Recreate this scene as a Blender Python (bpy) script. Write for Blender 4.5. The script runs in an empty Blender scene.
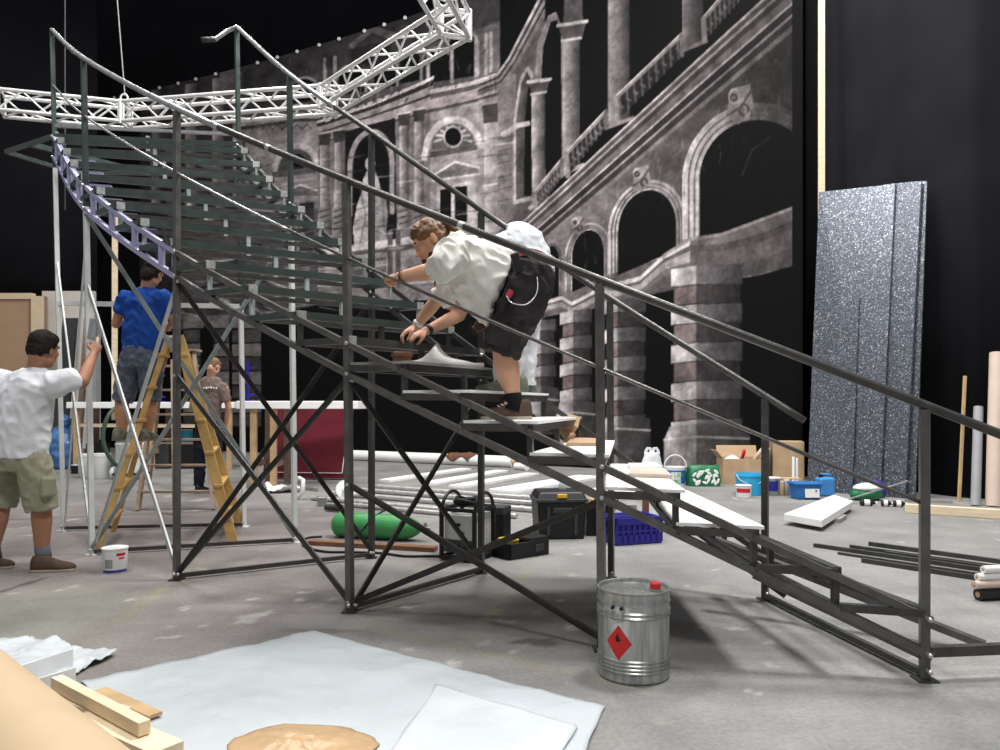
import bpy, bmesh, math, random
import numpy as np
from mathutils import Vector, Matrix, noise

random.seed(7)
SC = bpy.context.scene
COL = SC.collection
F, CX, HY, H = 750.0, 500.0, 405.0, 1.25      # photograph's focal length (px), optical axis, horizon row, eye height (m)
V = Vector
PI = math.pi

def P(px, py, Y):
    return V(((px - CX) / F * Y, Y, H - (py - HY) / F * Y))

def G(px, py, z=0.0):
    Y = (H - z) * F / (py - HY)
    return V(((px - CX) / F * Y, Y, z))

def lin(c):
    c = c / 255.0
    return c / 12.92 if c <= 0.04045 else ((c + 0.055) / 1.055) ** 2.4

def L3(rgb):
    return tuple(lin(c) for c in rgb)

# ------------------------------------------------------------------ materials
def mat(name, rgb, rough=0.6, metal=0.0, var=0.14, scale=9.0, bump=0.0, bscale=70.0, spec=0.4,
        alpha=1.0, trans=0.0, rvar=0.12, rgb2=None, sheen=0.0, stretch=None):
    m = bpy.data.materials.new(name)
    m.use_nodes = True
    nt = m.node_tree
    b = nt.nodes['Principled BSDF']
    tc = nt.nodes.new('ShaderNodeTexCoord')
    mp = nt.nodes.new('ShaderNodeMapping')
    nt.links.new(tc.outputs['Object'], mp.inputs[0])
    if stretch:
        mp.inputs['Scale'].default_value = stretch
    n = nt.nodes.new('ShaderNodeTexNoise')
    n.inputs['Scale'].default_value = scale
    n.inputs['Detail'].default_value = 5
    nt.links.new(mp.outputs[0], n.inputs['Vector'])
    r = nt.nodes.new('ShaderNodeValToRGB')
    c = L3(rgb)
    d = L3(rgb2) if rgb2 else tuple(min(1, x * (1 + var)) for x in c)
    e = tuple(x * (1 - var) for x in c)
    r.color_ramp.elements[0].position = 0.3
    r.color_ramp.elements[1].position = 0.7
    r.color_ramp.elements[0].color = (*e, 1)
    r.color_ramp.elements[1].color = (*d, 1)
    nt.links.new(n.outputs[0], r.inputs[0])
    nt.links.new(r.outputs[0], b.inputs['Base Color'])
    mr = nt.nodes.new('ShaderNodeMapRange')
    mr.inputs[3].default_value = max(0.02, rough - rvar)
    mr.inputs[4].default_value = min(1, rough + rvar)
    nt.links.new(n.outputs[0], mr.inputs[0])
    nt.links.new(mr.outputs[0], b.inputs['Roughness'])
    b.inputs['Metallic'].default_value = metal
    b.inputs['Specular IOR Level'].default_value = spec
    if sheen:
        b.inputs['Sheen Weight'].default_value = sheen
    if alpha < 1:
        b.inputs['Alpha'].default_value = alpha
    if trans:
        b.inputs['Transmission Weight'].default_value = trans
    if bump:
        n2 = nt.nodes.new('ShaderNodeTexNoise')
        n2.inputs['Scale'].default_value = bscale
        n2.inputs['Detail'].default_value = 4
        nt.links.new(mp.outputs[0], n2.inputs['Vector'])
        bp = nt.nodes.new('ShaderNodeBump')
        bp.inputs['Strength'].default_value = bump
        bp.inputs['Distance'].default_value = 0.01
        nt.links.new(n2.outputs[0], bp.inputs['Height'])
        nt.links.new(bp.outputs[0], b.inputs['Normal'])
    return m

M = {}
M['steel'] = mat('dark_steel', (74, 73, 72), 0.34, 0.4, 0.22, 14, 0.15, 120)
M['steel2'] = mat('mill_steel', (98, 96, 94), 0.33, 0.45, 0.25, 12, 0.12, 120)
M['greensteel'] = mat('primed_green_steel', (68, 80, 76), 0.32, 0.35, 0.15, 10)
M['lilac'] = mat('lilac_primed_steel', (160, 158, 190), 0.4, 0.2, 0.1, 8)
M['white_steel'] = mat('white_painted_steel', (212, 216, 214), 0.42, 0.05, 0.08, 10)
M['pale_steel'] = mat('pale_primed_steel', (176, 186, 184), 0.42, 0.2, 0.1, 10)
M['bright_rail'] = mat('bright_rail_steel', (180, 180, 182), 0.3, 0.7, 0.12, 10)  # paler steel: the reflection along the upper handrails is put into the colour
M['weld'] = mat('ground_weld', (190, 192, 188), 0.35, 0.6, 0.2, 40)
M['alu'] = mat('aluminium_truss', (222, 222, 222), 0.38, 0.35, 0.08, 10)
M['chrome'] = mat('bolt_zinc', (200, 200, 200), 0.3, 0.8, 0.1, 30)
M['white_board'] = mat('white_board', (246, 246, 246), 0.5, 0, 0.05, 6)
M['edge_board'] = mat('grey_board_edge', (150, 150, 146), 0.6, 0, 0.1, 12)
M['black'] = mat('black_plastic', (26, 26, 28), 0.45, 0, 0.2, 12)
M['blackrub'] = mat('black_rubber', (22, 22, 23), 0.65, 0, 0.2, 12)
M['black_cloth'] = mat('black_drape_cloth', (30, 30, 34), 0.95, 0, 0.15, 1.2, 0.1, 300, 0.05)
M['kraft'] = mat('kraft_cardboard', (184, 156, 124), 0.75, 0, 0.1, 5, 0.05, 80)
M['kraft_lt'] = mat('pale_kraft_paper', (188, 166, 134), 0.6, 0, 0.07, 3)
M['wood'] = mat('pale_pine', (226, 208, 178), 0.6, 0, 0.12, 5, 0.1, 60, stretch=(1, 1, 6))
M['wood_end'] = mat('pine_weathered', (190, 160, 120), 0.65, 0, 0.2, 6, 0.1, 60)
M['wood_y'] = mat('yellow_ladder_wood', (186, 150, 90), 0.5, 0, 0.2, 7, 0.1, 60)
M['wood_g'] = mat('weathered_wood', (150, 130, 114), 0.7, 0, 0.2, 8, 0.15, 60)
M['wood_b'] = mat('brown_stained_wood', (120, 84, 62), 0.55, 0, 0.2, 8, 0.1, 60)
M['white_paper'] = mat('white_paper', (236, 236, 234), 0.6, 0, 0.04, 4)
M['white_plastic'] = mat('white_plastic', (226, 228, 228), 0.4, 0, 0.05, 8)
M['galv'] = mat('galvanised_can', (170, 172, 170), 0.34, 0.8, 0.16, 9, 0.05, 30)
M['can_metal'] = mat('streaked_galvanised', (172, 174, 172), 0.33, 0.75, 0.3, 9, 0.06, 30, stretch=(5, 5, .6))
M['red'] = mat('red_label', (200, 34, 34), 0.5, 0, 0.08, 20)
M['darkred'] = mat('maroon_board', (104, 26, 42), 0.5, 0, 0.1, 4)
M['ink'] = mat('black_ink', (20, 18, 18), 0.6, 0, 0.1, 20)
M['green'] = mat('green_enamel', (66, 150, 86), 0.42, 0, 0.1, 6)
M['greenbag'] = mat('green_pack_film', (26, 108, 68), 0.35, 0, 0.2, 14, 0.3, 25)
M['blue'] = mat('blue_plastic', (38, 108, 178), 0.4, 0, 0.12, 8)
M['cyan'] = mat('cyan_plastic', (52, 168, 214), 0.4, 0, 0.08, 8)
M['navy'] = mat('ultramarine_crate', (40, 36, 138), 0.4, 0, 0.12, 10)
M['bluebag'] = mat('blue_film', (72, 114, 168), 0.2, 0, 0.35, 9, 1.0, 12)
M['yellow'] = mat('yellow_plastic', (226, 184, 50), 0.45, 0, 0.1, 10)
M['tan'] = mat('beige_wall_paint', (180, 154, 130), 0.7, 0, 0.06, 2)
M['greyplas'] = mat('grey_plastic', (150, 150, 150), 0.45, 0, 0.12, 10)
M['greypanel'] = mat('grey_enamel_panel', (214, 216, 212), 0.45, 0.1, 0.08, 20)
M['darkgrey'] = mat('charcoal_plastic', (58, 60, 62), 0.5, 0, 0.15, 10)
M['hose'] = mat('green_hose', (62, 84, 70), 0.5, 0, 0.12, 10)
M['beige_tube'] = mat('beige_cardboard_tube', (206, 186, 172), 0.6, 0, 0.06, 6)
M['greytube'] = mat('grey_film_roll', (150, 152, 156), 0.45, 0, 0.1, 6)
M['brownrag'] = mat('brown_rag', (112, 76, 54), 0.9, 0, 0.3, 20, 0.3, 60)

# ------------------------------------------------------------------ mesh builder
class MB:
    def __init__(s):
        s.v, s.f, s.m, s.mi = [], [], [], 0

    def add(s, verts, faces):
        o = len(s.v)
        s.v.extend([V(p) for p in verts])
        for f in faces:
            s.f.append([i + o for i in f]); s.m.append(s.mi)
        return s

    def box(s, c, size, rot=None):
        hx, hy, hz = [x / 2 for x in size]
        pts = [V((x, y, z)) for x in (-hx, hx) for y in (-hy, hy) for z in (-hz, hz)]
        if rot is not None:
            pts = [rot @ p for p in pts]
        c = V(c)
        return s.add([c + p for p in pts], [(0, 1, 3, 2), (4, 6, 7, 5), (0, 4, 5, 1), (2, 3, 7, 6), (0, 2, 6, 4), (1, 5, 7, 3)])

    def beam(s, a, b, w, h, up=V((0, 0, 1))):
        a, b = V(a), V(b)
        d = (b - a).normalized()
        x = d.cross(up)
        if x.length < 1e-4:
            x = d.cross(V((0, 1, 0)))
        x.normalize()
        y = x.cross(d).normalized()
        q = [(-w / 2, -h / 2), (w / 2, -h / 2), (w / 2, h / 2), (-w / 2, h / 2)]
        pts = [a + x * i + y * j for i, j in q] + [b + x * i + y * j for i, j in q]
        return s.add(pts, [(3, 2, 1, 0), (4, 5, 6, 7), (0, 1, 5, 4), (1, 2, 6, 5), (2, 3, 7, 6), (3, 0, 4, 7)])

    def sweep(s, pts, w, h, up=V((0, 0, 1))):
        """rectangular bar swept along a polyline, mitred, plumb sides"""
        n = len(pts); ring = []
        for i, p in enumerate(pts):
            d = (V(pts[min(i + 1, n - 1)]) - V(pts[max(i - 1, 0)])).normalized()
            x = d.cross(up).normalized(); y = x.cross(d).normalized()
            ring += [V(p) + x * a + y * b for a, b in ((-w / 2, -h / 2), (w / 2, -h / 2), (w / 2, h / 2), (-w / 2, h / 2))]
        fs = [(3, 2, 1, 0), tuple(4 * (n - 1) + k for k in range(4))]
        for i in range(n - 1):
            for k in range(4):
                a = 4 * i + k; b = 4 * i + (k + 1) % 4
                fs.append((a, b, b + 4, a + 4))
        return s.add(ring, fs)

    def tube(s, pts, r, n=8, caps=True):
        pts = [V(p) for p in pts]; k = len(pts)
        rs = r if isinstance(r, (list, tuple)) else [r] * k
        ring = []; x = None
        for i, p in enumerate(pts):
            d = pts[min(i + 1, k - 1)] - pts[max(i - 1, 0)]
            if d.length < 1e-9:
                d = V((0, 0, 1))
            d.normalize()
            if x is None:
                x = d.orthogonal().normalized()
            x = (x - d * x.dot(d))
            if x.length < 1e-5:
                x = d.orthogonal()
            x.normalize(); y = d.cross(x)
            ring += [p + (x * math.cos(2 * PI * j / n) + y * math.sin(2 * PI * j / n)) * rs[i] for j in range(n)]
        fs = []
        for i in range(k - 1):
            for j in range(n):
                a = i * n + j; b = i * n + (j + 1) % n
                fs.append((a, b, b + n, a + n))
        if caps:
            fs.append(tuple(range(n))[::-1]); fs.append(tuple((k - 1) * n + j for j in range(n)))
        return s.add(ring, fs)

    def lathe(s, prof, c, n=32, axis=None, close=True):
        """prof: (radius, height) pairs from bottom to top; axis: Matrix3 that turns +Z"""
        c = V(c); ring = []
        for r, z in prof:
            for j in range(n):
                p = V((r * math.cos(2 * PI * j / n), r * math.sin(2 * PI * j / n), z))
                ring.append(c + (axis @ p if axis is not None else p))
        k = len(prof); fs = []
        for i in range(k - 1):
            for j in range(n):
                a = i * n + j; b = i * n + (j + 1) % n
                fs.append((a, b, b + n, a + n))
        if close:
            fs.append(tuple(range(n))[::-1]); fs.append(tuple((k - 1) * n + j for j in range(n)))
        return s.add(ring, fs)

    def ell(s, c, r, rot=None, n=16, k=10):
        c = V(c); pts = []; fs = []
        for i in range(1, k):
            th = PI * i / k
            for j in range(n):
                ph = 2 * PI * j / n
                p = V((r[0] * math.sin(th) * math.cos(ph), r[1] * math.sin(th) * math.sin(ph), r[2] * math.cos(th)))
                pts.append(c + (rot @ p if rot is not None else p))
        t = V((0, 0, r[2]))
        if rot is not None: t = rot @ t
        pts += [c + t, c - t]
        T, B = len(pts) - 2, len(pts) - 1
        for j in range(n):
            fs.append((T, j, (j + 1) % n)); o = (k - 2) * n
            fs.append((B, o + (j + 1) % n, o + j))
        for i in range(k - 2):
            for j in range(n):
                a = i * n + j; b = i * n + (j + 1) % n
                fs.append((a, a + n, b + n, b))
        return s.add(pts, fs)

    def prism(s, poly, vec):
        n = len(poly); vec = V(vec)
        pts = [V(p) for p in poly] + [V(p) + vec for p in poly]
        fs = [tuple(range(n))[::-1], tuple(range(n, 2 * n))] + [(i, (i + 1) % n, (i + 1) % n + n, i + n) for i in range(n)]
        return s.add(pts, fs)

    def loft(s, rings, caps=True):
        n = len(rings[0]); k = len(rings); fs = []
        for i in range(k - 1):
            for j in range(n):
                a = i * n + j; b = i * n + (j + 1) % n
                fs.append((a, b, b + n, a + n))
        if caps:
            fs.append(tuple(range(n))[::-1]); fs.append(tuple((k - 1) * n + j for j in range(n)))
        return s.add([p for r in rings for p in r], fs)

    def build(s, name, m, parent=None, bevel=0.0, smooth=False, seg=2):
        o = wl(parent) if parent else V((0, 0, 0))
        me = bpy.data.meshes.new(name)
        me.from_pydata([tuple(p - o) for p in s.v], [], s.f)
        ms = m if isinstance(m, (list, tuple)) else [m]
        for x in ms:
            me.materials.append(M[x] if isinstance(x, str) else x)
        if len(ms) > 1:
            me.polygons.foreach_set('material_index', s.m)
        bm = bmesh.new(); bm.from_mesh(me)
        bmesh.ops.recalc_face_normals(bm, faces=bm.faces)
        bm.to_mesh(me); bm.free()
        if smooth:
            me.polygons.foreach_set('use_smooth', [True] * len(me.polygons))
            if smooth is not True:
                try:
                    me.set_sharp_from_angle(angle=math.radians(smooth))
                except Exception:
                    pass
        ob = bpy.data.objects.new(name, me)
        COL.objects.link(ob)
        if parent: ob.parent = parent
        if bevel:
            md = ob.modifiers.new('bevel', 'BEVEL'); md.width = bevel; md.segments = seg; md.limit_method = 'ANGLE'
        return ob

def wl(o):
    r = V((0, 0, 0))
    while o is not None:
        r += o.location; o = o.parent
    return r

def tag(o, label=None, cat=None, group=None, kind=None):
    if label: o['label'] = label
    if cat: o['category'] = cat
    if group: o['group'] = group
    if kind: o['kind'] = kind
    return o

def thing(name, label, cat, loc=(0, 0, 0), group=None):
    o = bpy.data.objects.new(name, None)
    COL.objects.link(o); o.location = loc; o.empty_display_size = 0.1
    return tag(o, label, cat, group)

def crom(pts, t):
    n = len(pts)
    i = int(math.floor(t)); i = max(0, min(n - 2, i)); u = t - i
    g = lambda k: V(pts[k]) if 0 <= k < n else (V(pts[0]) * 2 - V(pts[1]) if k < 0 else V(pts[-1]) * 2 - V(pts[-2]))
    p0, p1, p2, p3 = g(i - 1), g(i), g(i + 1), g(i + 2)
    if u < 0 or u > 1:      # straight on past the ends
        a, b = (0.0, 0.05) if u < 0 else (0.95, 1.0)
        h = lambda w: 0.5 * ((2 * p1) + (p2 - p0) * w + (2 * p0 - 5 * p1 + 4 * p2 - p3) * w * w + (3 * p1 - p0 - 3 * p2 + p3) * w ** 3)
        return h(a) + (h(b) - h(a)) / 0.05 * (u - a) if u < 0 else h(b) + (h(b) - h(a)) / 0.05 * (u - b)
    return 0.5 * ((2 * p1) + (p2 - p0) * u + (2 * p0 - 5 * p1 + 4 * p2 - p3) * u * u + (3 * p1 - p0 - 3 * p2 + p3) * u ** 3)

def rotz(a): return Matrix.Rotation(a, 3, 'Z')
def frame_to(d):
    """rotation taking +Z to d"""
    return V(d).to_track_quat('Z', 'Y').to_matrix()
def text_mesh(name, body, size, mtx, m, parent, thick=0.001, align='CENTER'):
    cu = bpy.data.curves.new(name, 'FONT'); cu.body = body; cu.size = size; cu.extrude = thick
    cu.align_x = align; cu.align_y = 'CENTER'
    tmp = bpy.data.objects.new(name, cu)
    COL.objects.link(tmp)
    dg = bpy.context.evaluated_depsgraph_get(); dg.update()
    me = bpy.data.meshes.new_from_object(tmp.evaluated_get(dg))
    bpy.data.objects.remove(tmp); bpy.data.curves.remove(cu)
    o = wl(parent) if parent else V((0, 0, 0))
    me.transform(Matrix.Translation(-o) @ mtx)
    me.materials.clear(); me.materials.append(M[m])
    ob = bpy.data.objects.new(name, me); COL.objects.link(ob)
    if parent: ob.parent = parent
    return ob
# ------------------------------------------------------------------ camera, light
cam = bpy.data.cameras.new('camera'); co = bpy.data.objects.new('camera', cam); COL.objects.link(co)
co.location = (0, 0, H); co.rotation_euler = (PI / 2, 0, 0)
cam.sensor_width = 36; cam.lens = 27; cam.shift_y = 0.03; cam.clip_start = 0.05; cam.clip_end = 200
SC.camera = co
SC.view_settings.view_transform = 'Standard'; SC.view_settings.look = 'None'
SC.view_settings.gamma = 1; SC.view_settings.use_curve_mapping = False
SC.view_settings.exposure = 0.15
w = bpy.data.worlds.new('hall_air'); SC.world = w; w.use_nodes = True
bg = w.node_tree.nodes['Background']; bg.inputs[0].default_value = (0.95, 0.97, 1.0, 1); bg.inputs[1].default_value = 0.22

def area(name, loc, size, power, aim=None, col=(1, 0.98, 0.95)):
    l = bpy.data.lights.new(name, 'AREA'); l.shape = 'RECTANGLE'; l.size, l.size_y = size; l.energy = power; l.color = col
    o = bpy.data.objects.new(name, l); COL.objects.link(o); o.location = loc
    d = (V(aim) - V(loc)) if aim else V((0, 0, -1))
    o.rotation_euler = d.to_track_quat('-Z', 'Y').to_euler()
    return o
area('hall_lamp', (3.5, 5.5, 11), (1.6, 1.6), 950)
area('hall_lamp', (-4.5, 6.0, 11), (1.6, 1.6), 600)
area('hall_lamp', (0.5, -2.0, 10), (3, 1.6), 420, (0, 6, 1))
area('hall_lamp', (4.0, 10.5, 11), (1.6, 1.6), 400)
area('hall_lamp', (-5.0, 13.0, 11), (1.6, 1.6), 400)
area('hall_lamp', (-0.5, 10.0, 12), (1.6, 1.6), 500)

# ------------------------------------------------------------------ floor
def build_floor():
    xs = np.concatenate([np.linspace(-30, -7, 12)[:-1], np.arange(-7, 7.001, 0.035), np.linspace(7, 30, 12)[1:]])
    ys = np.concatenate([np.linspace(-12, 1.6, 8)[:-1], np.arange(1.6, 12, 0.03), np.arange(12, 25, 0.25)])
    X, Y = np.meshgrid(xs, ys)
    nx, ny = len(xs), len(ys)
    verts = np.stack([X.ravel(), Y.ravel(), np.zeros(X.size)], 1)
    idx = np.arange(nx * ny).reshape(ny, nx)
    faces = np.stack([idx[:-1, :-1].ravel(), idx[:-1, 1:].ravel(), idx[1:, 1:].ravel(), idx[1:, :-1].ravel()], 1)
    me = bpy.data.meshes.new('floor')
    me.from_pydata(verts.tolist(), [], faces.tolist())
    rng = np.random.default_rng(3)
    def blob(cx, cy, rx, ry, seed, rough=0.35):
        a = np.arctan2((Y - cy) / ry, (X - cx) / rx)
        d = np.hypot((X - cx) / rx, (Y - cy) / ry)
        r2 = np.random.default_rng(seed)
        e = 1 + sum(rough / k * np.sin(k * a + r2.uniform(0, 6.28)) for k in range(2, 9))
        return np.clip((e - d) * 4, 0, 1)
    base = np.empty(X.shape + (3,)); base[:] = (0.235, 0.232, 0.226)
    def mix(mask, rgb, k):
        mk = (mask * k)[..., None]
        base[:] = base * (1 - mk) + np.array(L3(rgb)) * mk
    # reddish dusty part to the left, greenish slab seam, dark patches
    sm = lambda v, a, b: np.clip((v - a) / (b - a), 0, 1)
    mix(sm(-X, -0.6, 2.2) * sm(12 - Y, 0, 4), (122, 112, 110), 0.6)
    mix(sm(5.3 - Y, 0, .3) * sm(-X, 1.8, 2.4), (132, 134, 122), 0.5)
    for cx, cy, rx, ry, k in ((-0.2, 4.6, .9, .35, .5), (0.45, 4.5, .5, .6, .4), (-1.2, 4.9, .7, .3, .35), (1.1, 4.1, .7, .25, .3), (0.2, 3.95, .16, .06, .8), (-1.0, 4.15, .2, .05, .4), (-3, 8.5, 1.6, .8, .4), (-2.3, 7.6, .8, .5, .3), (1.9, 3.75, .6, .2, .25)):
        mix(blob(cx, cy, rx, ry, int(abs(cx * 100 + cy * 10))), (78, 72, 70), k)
    # white filler and paint spills
    sp = [(250, 618, 16, 5), (268, 613, 8, 3), (203, 625, 3, 2), (172, 637, 10, 2), (470, 677, 14, 4), (482, 683, 17, 4), (452, 664, 9, 3), (433, 664, 6, 2), (402, 690, 5, 2),
          (185, 608, 5, 2), (408, 607, 5, 2), (700, 628, 4, 1.5), (752, 692, 7, 2), (742, 597, 7, 2), (515, 652, 6, 2), (445, 668, 5, 2), (350, 655, 4, 2), (300, 600, 5, 2), (560, 600, 3, 1.5), (905, 482, 8, 1.6), (985, 520, 5, 1.4),
          (755, 500, 5, 1), (735, 498, 3, 1), (745, 500, 3, 1), (765, 499, 4, 1), (230, 490, 20, 2), (265, 487, 16, 2), (200, 500, 9, 1.5), (170, 496, 6, 1.5), (70, 520, 6, 1.5), (130, 600, 7, 1.5), (60, 590, 5, 1.2)]
    for i, (px, py, rx, ry) in enumerate(sp):
        g = G(px, py); s = g.y / F
        mix(blob(g.x, g.y, rx * s, ry * g.y * g.y / (F * H), i + 50, .5), (182, 179, 174), 0.6)
    for i in range(160):
        cx, cy = rng.uniform(-5.5, 5), rng.uniform(2.6, 11)
        mix(blob(cx, cy, rng.uniform(.02, .06), rng.uniform(.02, .06), i + 200, .5), (172, 170, 166), rng.uniform(.2, .7))
    for a, b, k in ((G(205, 560), G(120, 620), .4), (G(530, 570), G(470, 640), .35), (G(360, 625), G(640, 690), .3), (G(430, 560), G(380, 620), .25)):
        # yellowish worn floor lines
        d = b - a; t = np.clip(((X - a.x) * d.x + (Y - a.y) * d.y) / (d.x ** 2 + d.y ** 2), 0, 1)
        dist = np.hypot(X - a.x - t * d.x, Y - a.y - t * d.y)
        nz = 0.5 + 0.5 * np.sin(X * 23 + 3 * np.sin(Y * 17))
        mix(np.clip((0.05 - dist) * 60, 0, 1) * nz, (150, 142, 100), k)
    for a, b in ((G(0, 592), G(45, 578)), (G(0, 520), G(300, 508))):   # slab joints
        d = b - a; t = np.clip(((X - a.x) * d.x + (Y - a.y) * d.y) / (d.x ** 2 + d.y ** 2), 0, 1)
        dist = np.hypot(X - a.x - t * d.x, Y - a.y - t * d.y)
        mix(np.clip((0.035 - dist) * 60, 0, 1), (60, 56, 54), .7)
    at = me.color_attributes.new('wear', 'FLOAT_COLOR', 'POINT')
    rgba = np.ones((nx * ny, 4), dtype=np.float32); rgba[:, :3] = base.reshape(-1, 3)
    at.data.foreach_set('color', rgba.ravel())
    m = bpy.data.materials.new('worn_concrete'); m.use_nodes = True; nt = m.node_tree; b = nt.nodes['Principled BSDF']
    ca = nt.nodes.new('ShaderNodeVertexColor'); ca.layer_name = 'wear'
    tc = nt.nodes.new('ShaderNodeTexCoord')
    n1 = nt.nodes.new('ShaderNodeTexNoise'); n1.inputs['Scale'].default_value = 1.3; n1.inputs['Detail'].default_value = 9; n1.inputs['Roughness'].default_value = .65
    n2 = nt.nodes.new('ShaderNodeTexNoise'); n2.inputs['Scale'].default_value = 45; n2.inputs['Detail'].default_value = 3
    for n in (n1, n2): nt.links.new(tc.outputs['Object'], n.inputs['Vector'])
    a1 = nt.nodes.new('ShaderNodeMapRange'); a1.inputs[1].default_value = .3; a1.inputs[2].default_value = .7; a1.inputs[3].default_value = .72; a1.inputs[4].default_value = 1.25
    a2 = nt.nodes.new('ShaderNodeMapRange'); a2.inputs[1].default_value = .3; a2.inputs[2].default_value = .7; a2.inputs[3].default_value = .86; a2.inputs[4].default_value = 1.14
    nt.links.new(n1.outputs[0], a1.inputs[0]); nt.links.new(n2.outputs[0], a2.inputs[0])
    mm = nt.nodes.new('ShaderNodeMath'); mm.operation = 'MULTIPLY'; nt.links.new(a1.outputs[0], mm.inputs[0]); nt.links.new(a2.outputs[0], mm.inputs[1])
    vm = nt.nodes.new('ShaderNodeVectorMath'); vm.operation = 'SCALE'; nt.links.new(ca.outputs[0], vm.inputs[0]); nt.links.new(mm.outputs[0], vm.inputs['Scale'])
    nt.links.new(vm.outputs[0], b.inputs['Base Color'])
    rr = nt.nodes.new('ShaderNodeMapRange'); rr.inputs[3].default_value = .5; rr.inputs[4].default_value = .8
    nt.links.new(n1.outputs[0], rr.inputs[0]); nt.links.new(rr.outputs[0], b.inputs['Roughness'])
    bp = nt.nodes.new('ShaderNodeBump'); bp.inputs['Strength'].default_value = .12; bp.inputs['Distance'].default_value = .01
    nt.links.new(n2.outputs[0], bp.inputs['Height']); nt.links.new(bp.outputs[0], b.inputs['Normal'])
    b.inputs['Specular IOR Level'].default_value = .3
    me.materials.append(m)
    o = bpy.data.objects.new('floor', me); COL.objects.link(o); tag(o, 'worn grey concrete hall floor', 'floor', kind='structure')
build_floor()

# ------------------------------------------------------------------ black masking and walls
def drape(name, pts, z0, z1, label, step=0.06, amp=0.02, mt='black_cloth', kind='structure'):
    """a hanging cloth wall following a plan polyline, with soft folds"""
    mb = MB(); plan = []
    for (a, b) in zip(pts[:-1], pts[1:]):
        a, b = V((*a, 0)), V((*b, 0)); n = max(2, int((b - a).length / step))
        nrm = (b - a).normalized().cross(V((0, 0, 1)))
        for i in range(n):
            s = i / n; q = a.lerp(b, s); k = (b - a).length * s
            plan.append(q + nrm * amp * (math.sin(k * 5.1) + .6 * math.sin(k * 11.3 + 1)))
    plan.append(V((*pts[-1], 0)))
    n = len(plan); zs = [z0, (z0 * 2 + z1) / 3, (z0 + z1 * 2) / 3, z1]
    vs = [V((p.x, p.y, z)) for z in zs for p in plan]
    fs = [(r * n + i, r * n + i + 1, (r + 1) * n + i + 1, (r + 1) * n + i) for r in range(len(zs) - 1) for i in range(n - 1)]
    mb.add(vs, fs)
    o = mb.build(name, mt, smooth=True)
    md = o.modifiers.new('thick', 'SOLIDIFY'); md.thickness = .01
    return tag(o, label, 'wall', kind=kind)
drape('wall_back', [(-30, 24.5), (20, 24.5)], 0, 17, 'black masking drape closing the back of the hall', .4, .05)
drape('wall_right', [(5.35, 13.2), (5.6, 12.0), (5.95, 10.8), (6.3, 10.05), (7.8, 9.7), (13, 8.6)], 0, 13, 'black masking drape beside the printed cloth', .12, .012)
drape('wall_left', [(-20, 16.0), (-11.5, 18.5), (-10.2, 19.0)], 3.85, 15, 'black masking drape above the beige doors', .2, .03)
# beige wall with door below the left drape
t = MB()
t.box((-16.6, 19.3, 2.1), (8.0, .2, 4.2), rotz(math.radians(8)))
o = t.build('wall_side', 'tan'); tag(o, 'beige plastered hall wall under the black drape', 'wall', kind='structure')
# ------------------------------------------------------------------ printed cloth: a palace courtyard printed on a hanging textile
def cloth_Y(X):
    p = ((-11.4, 21.9), (-1.65, 17.0), (5.05, 12.5)); y = 0
    for i, (xi, yi) in enumerate(p):
        l = 1
        for j, (xj, _) in enumerate(p):
            if j != i: l = l * (X - xj) / (xi - xj)
        y = y + yi * l
    return y

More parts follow.
